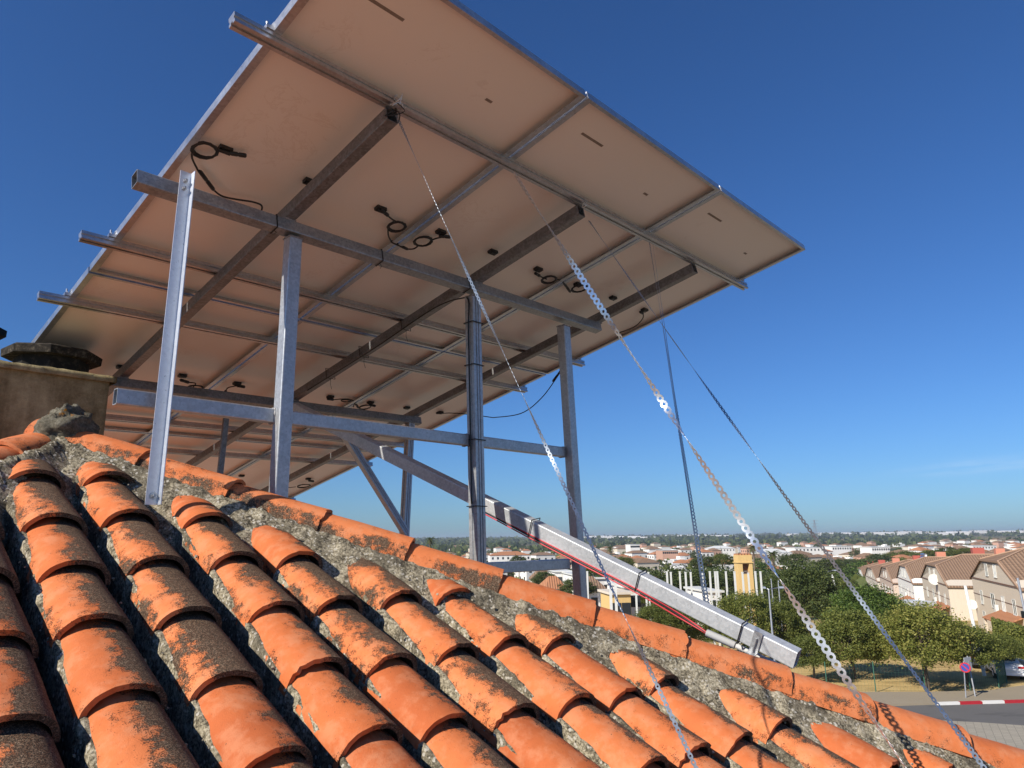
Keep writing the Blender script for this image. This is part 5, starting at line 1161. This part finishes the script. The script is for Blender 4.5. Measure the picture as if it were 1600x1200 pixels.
# woodland and olive groves beyond, as masses
def woods(name, label, n, y0, y1, rr, mat, seed, u0=-.15, u1=.85, clump=True):
    q = np.random.default_rng(seed); Y = y0*(y1/y0)**q.random(n); X = Y*q.uniform(u0, u1, n)
    if clump:
        keep = np.array([mn.noise((x/260, y/420, seed)) > -.08+.42*(x/y) for x, y in zip(X, Y)]); X, Y = X[keep], Y[keep]
    V = []; F = []
    for x, y in zip(X, Y):
        r = rr*q.uniform(.6, 1.4)*(1+y/6000); z = zt(x, y) if y < 1200 else zt(x, y); k = 9
        for j in range(k):
            c = np.array([x, y, z+r*.55])+q.normal(0, .5, 3)*r*np.array([1, 1, .6]); a = q.normal(0, 1, 3); a /= np.linalg.norm(a); b = np.cross(a, q.normal(0, 1, 3)); b /= np.linalg.norm(b); s = r*.5
            i = len(V); V += [c-a*s, c+b*s, c+a*s, c-b*s]; F.append((i, i+1, i+2, i+3))
    me = mesh_data(name, V, F, mat); o = link(name, me); tag(o, label, 'woodland', kind='stuff')
woods('woodland', 'dark belt of trees beyond the town', 3500, 900, 2600, 5, 'leaf_dark', 1)
woods('olive_grove', 'scattered olive groves on the far plain', 5200, 2000, 5200, 7, 'leaf_dark', 2)
woods('garden_greenery', 'mixed bushes between the town houses', 1600, 230, 1200, 2.6, 'leaf_mid', 3)
# greenhouses and warehouses on the skyline
for i in range(26):
    Y = g.uniform(2600, 4300); X = Y*g.uniform(.02, .74); w = g.uniform(50, 190); z = zt(X, Y); m = MB(); hh = g.uniform(9, 15); m.box((X, Y, z+hh/2-2), w, 30, hh+4); 
    m.add([(X-w/2, Y-15.5, z+hh), (X+w/2, Y-15.5, z+hh), (X+w/2, Y, z+hh+4), (X-w/2, Y, z+hh+4), (X+w/2, Y+15.5, z+hh), (X-w/2, Y+15.5, z+hh)], [(0, 1, 2, 3), (3, 2, 4, 5)])
    tag(m.build('warehouse', 'wall_town_white'), 'white warehouse or greenhouse on the far skyline', 'warehouse', 'white warehouses on the skyline')
# pylon
def pylon():
    Y = 1500; b = at(1275, 842, Y); H = at(1275, 812, Y).z-zt(b.x, Y); t = empty('pylon', (b.x, Y, zt(b.x, Y)), 'lattice power pylon on the skyline behind the rightmost strap', 'pylon')
    m = MB(); z0 = zt(b.x, Y)
    for sx in (-1, 1):
        for sy in (-1, 1): m.tube([(b.x+sx*4, Y+sy*4, z0), (b.x+sx*.6, Y+sy*.6, z0+H)], .35, 4)
    for k in range(8):
        z, q = z0+H*k/8, 4-3.4*k/8; z_, q_ = z0+H*(k+1)/8, 4-3.4*(k+1)/8; m.tube([(b.x-q, Y-q, z), (b.x+q_, Y-q_, z_)], .2, 4); m.tube([(b.x+q, Y-q, z), (b.x-q_, Y-q_, z_)], .2, 4)
    m.build('lattice', 'galvanised', t)
    for k in (.72, .84, .95):
        m = MB(); m.tube([(b.x-9*k, Y, z0+H*k), (b.x+9*k, Y, z0+H*k)], .4, 4); m.build('cross_arm', 'galvanised', t)
pylon()
# ------------------------------------------------------------------ summer haze
hz = NT('haze_air'); hz.t.nodes.remove(hz.b); pv = hz.n('ShaderNodeVolumePrincipled'); pv.inputs['Color'].default_value = (.80, .88, 1, 1); pv.inputs['Density'].default_value = 0.00014; pv.inputs['Anisotropy'].default_value = .2
hz.l(pv.outputs[0], hz.out.inputs['Volume'])
m = MB(); m.box((0, 2600, 12), 16000, 9000, 60); m.v = [(x, y, -20.0 if z < 0 else 45.0) for x, y, z in m.v]
ho = link('haze', mesh_data('haze', m.v, m.f, hz.m)); ho['kind'] = 'stuff'
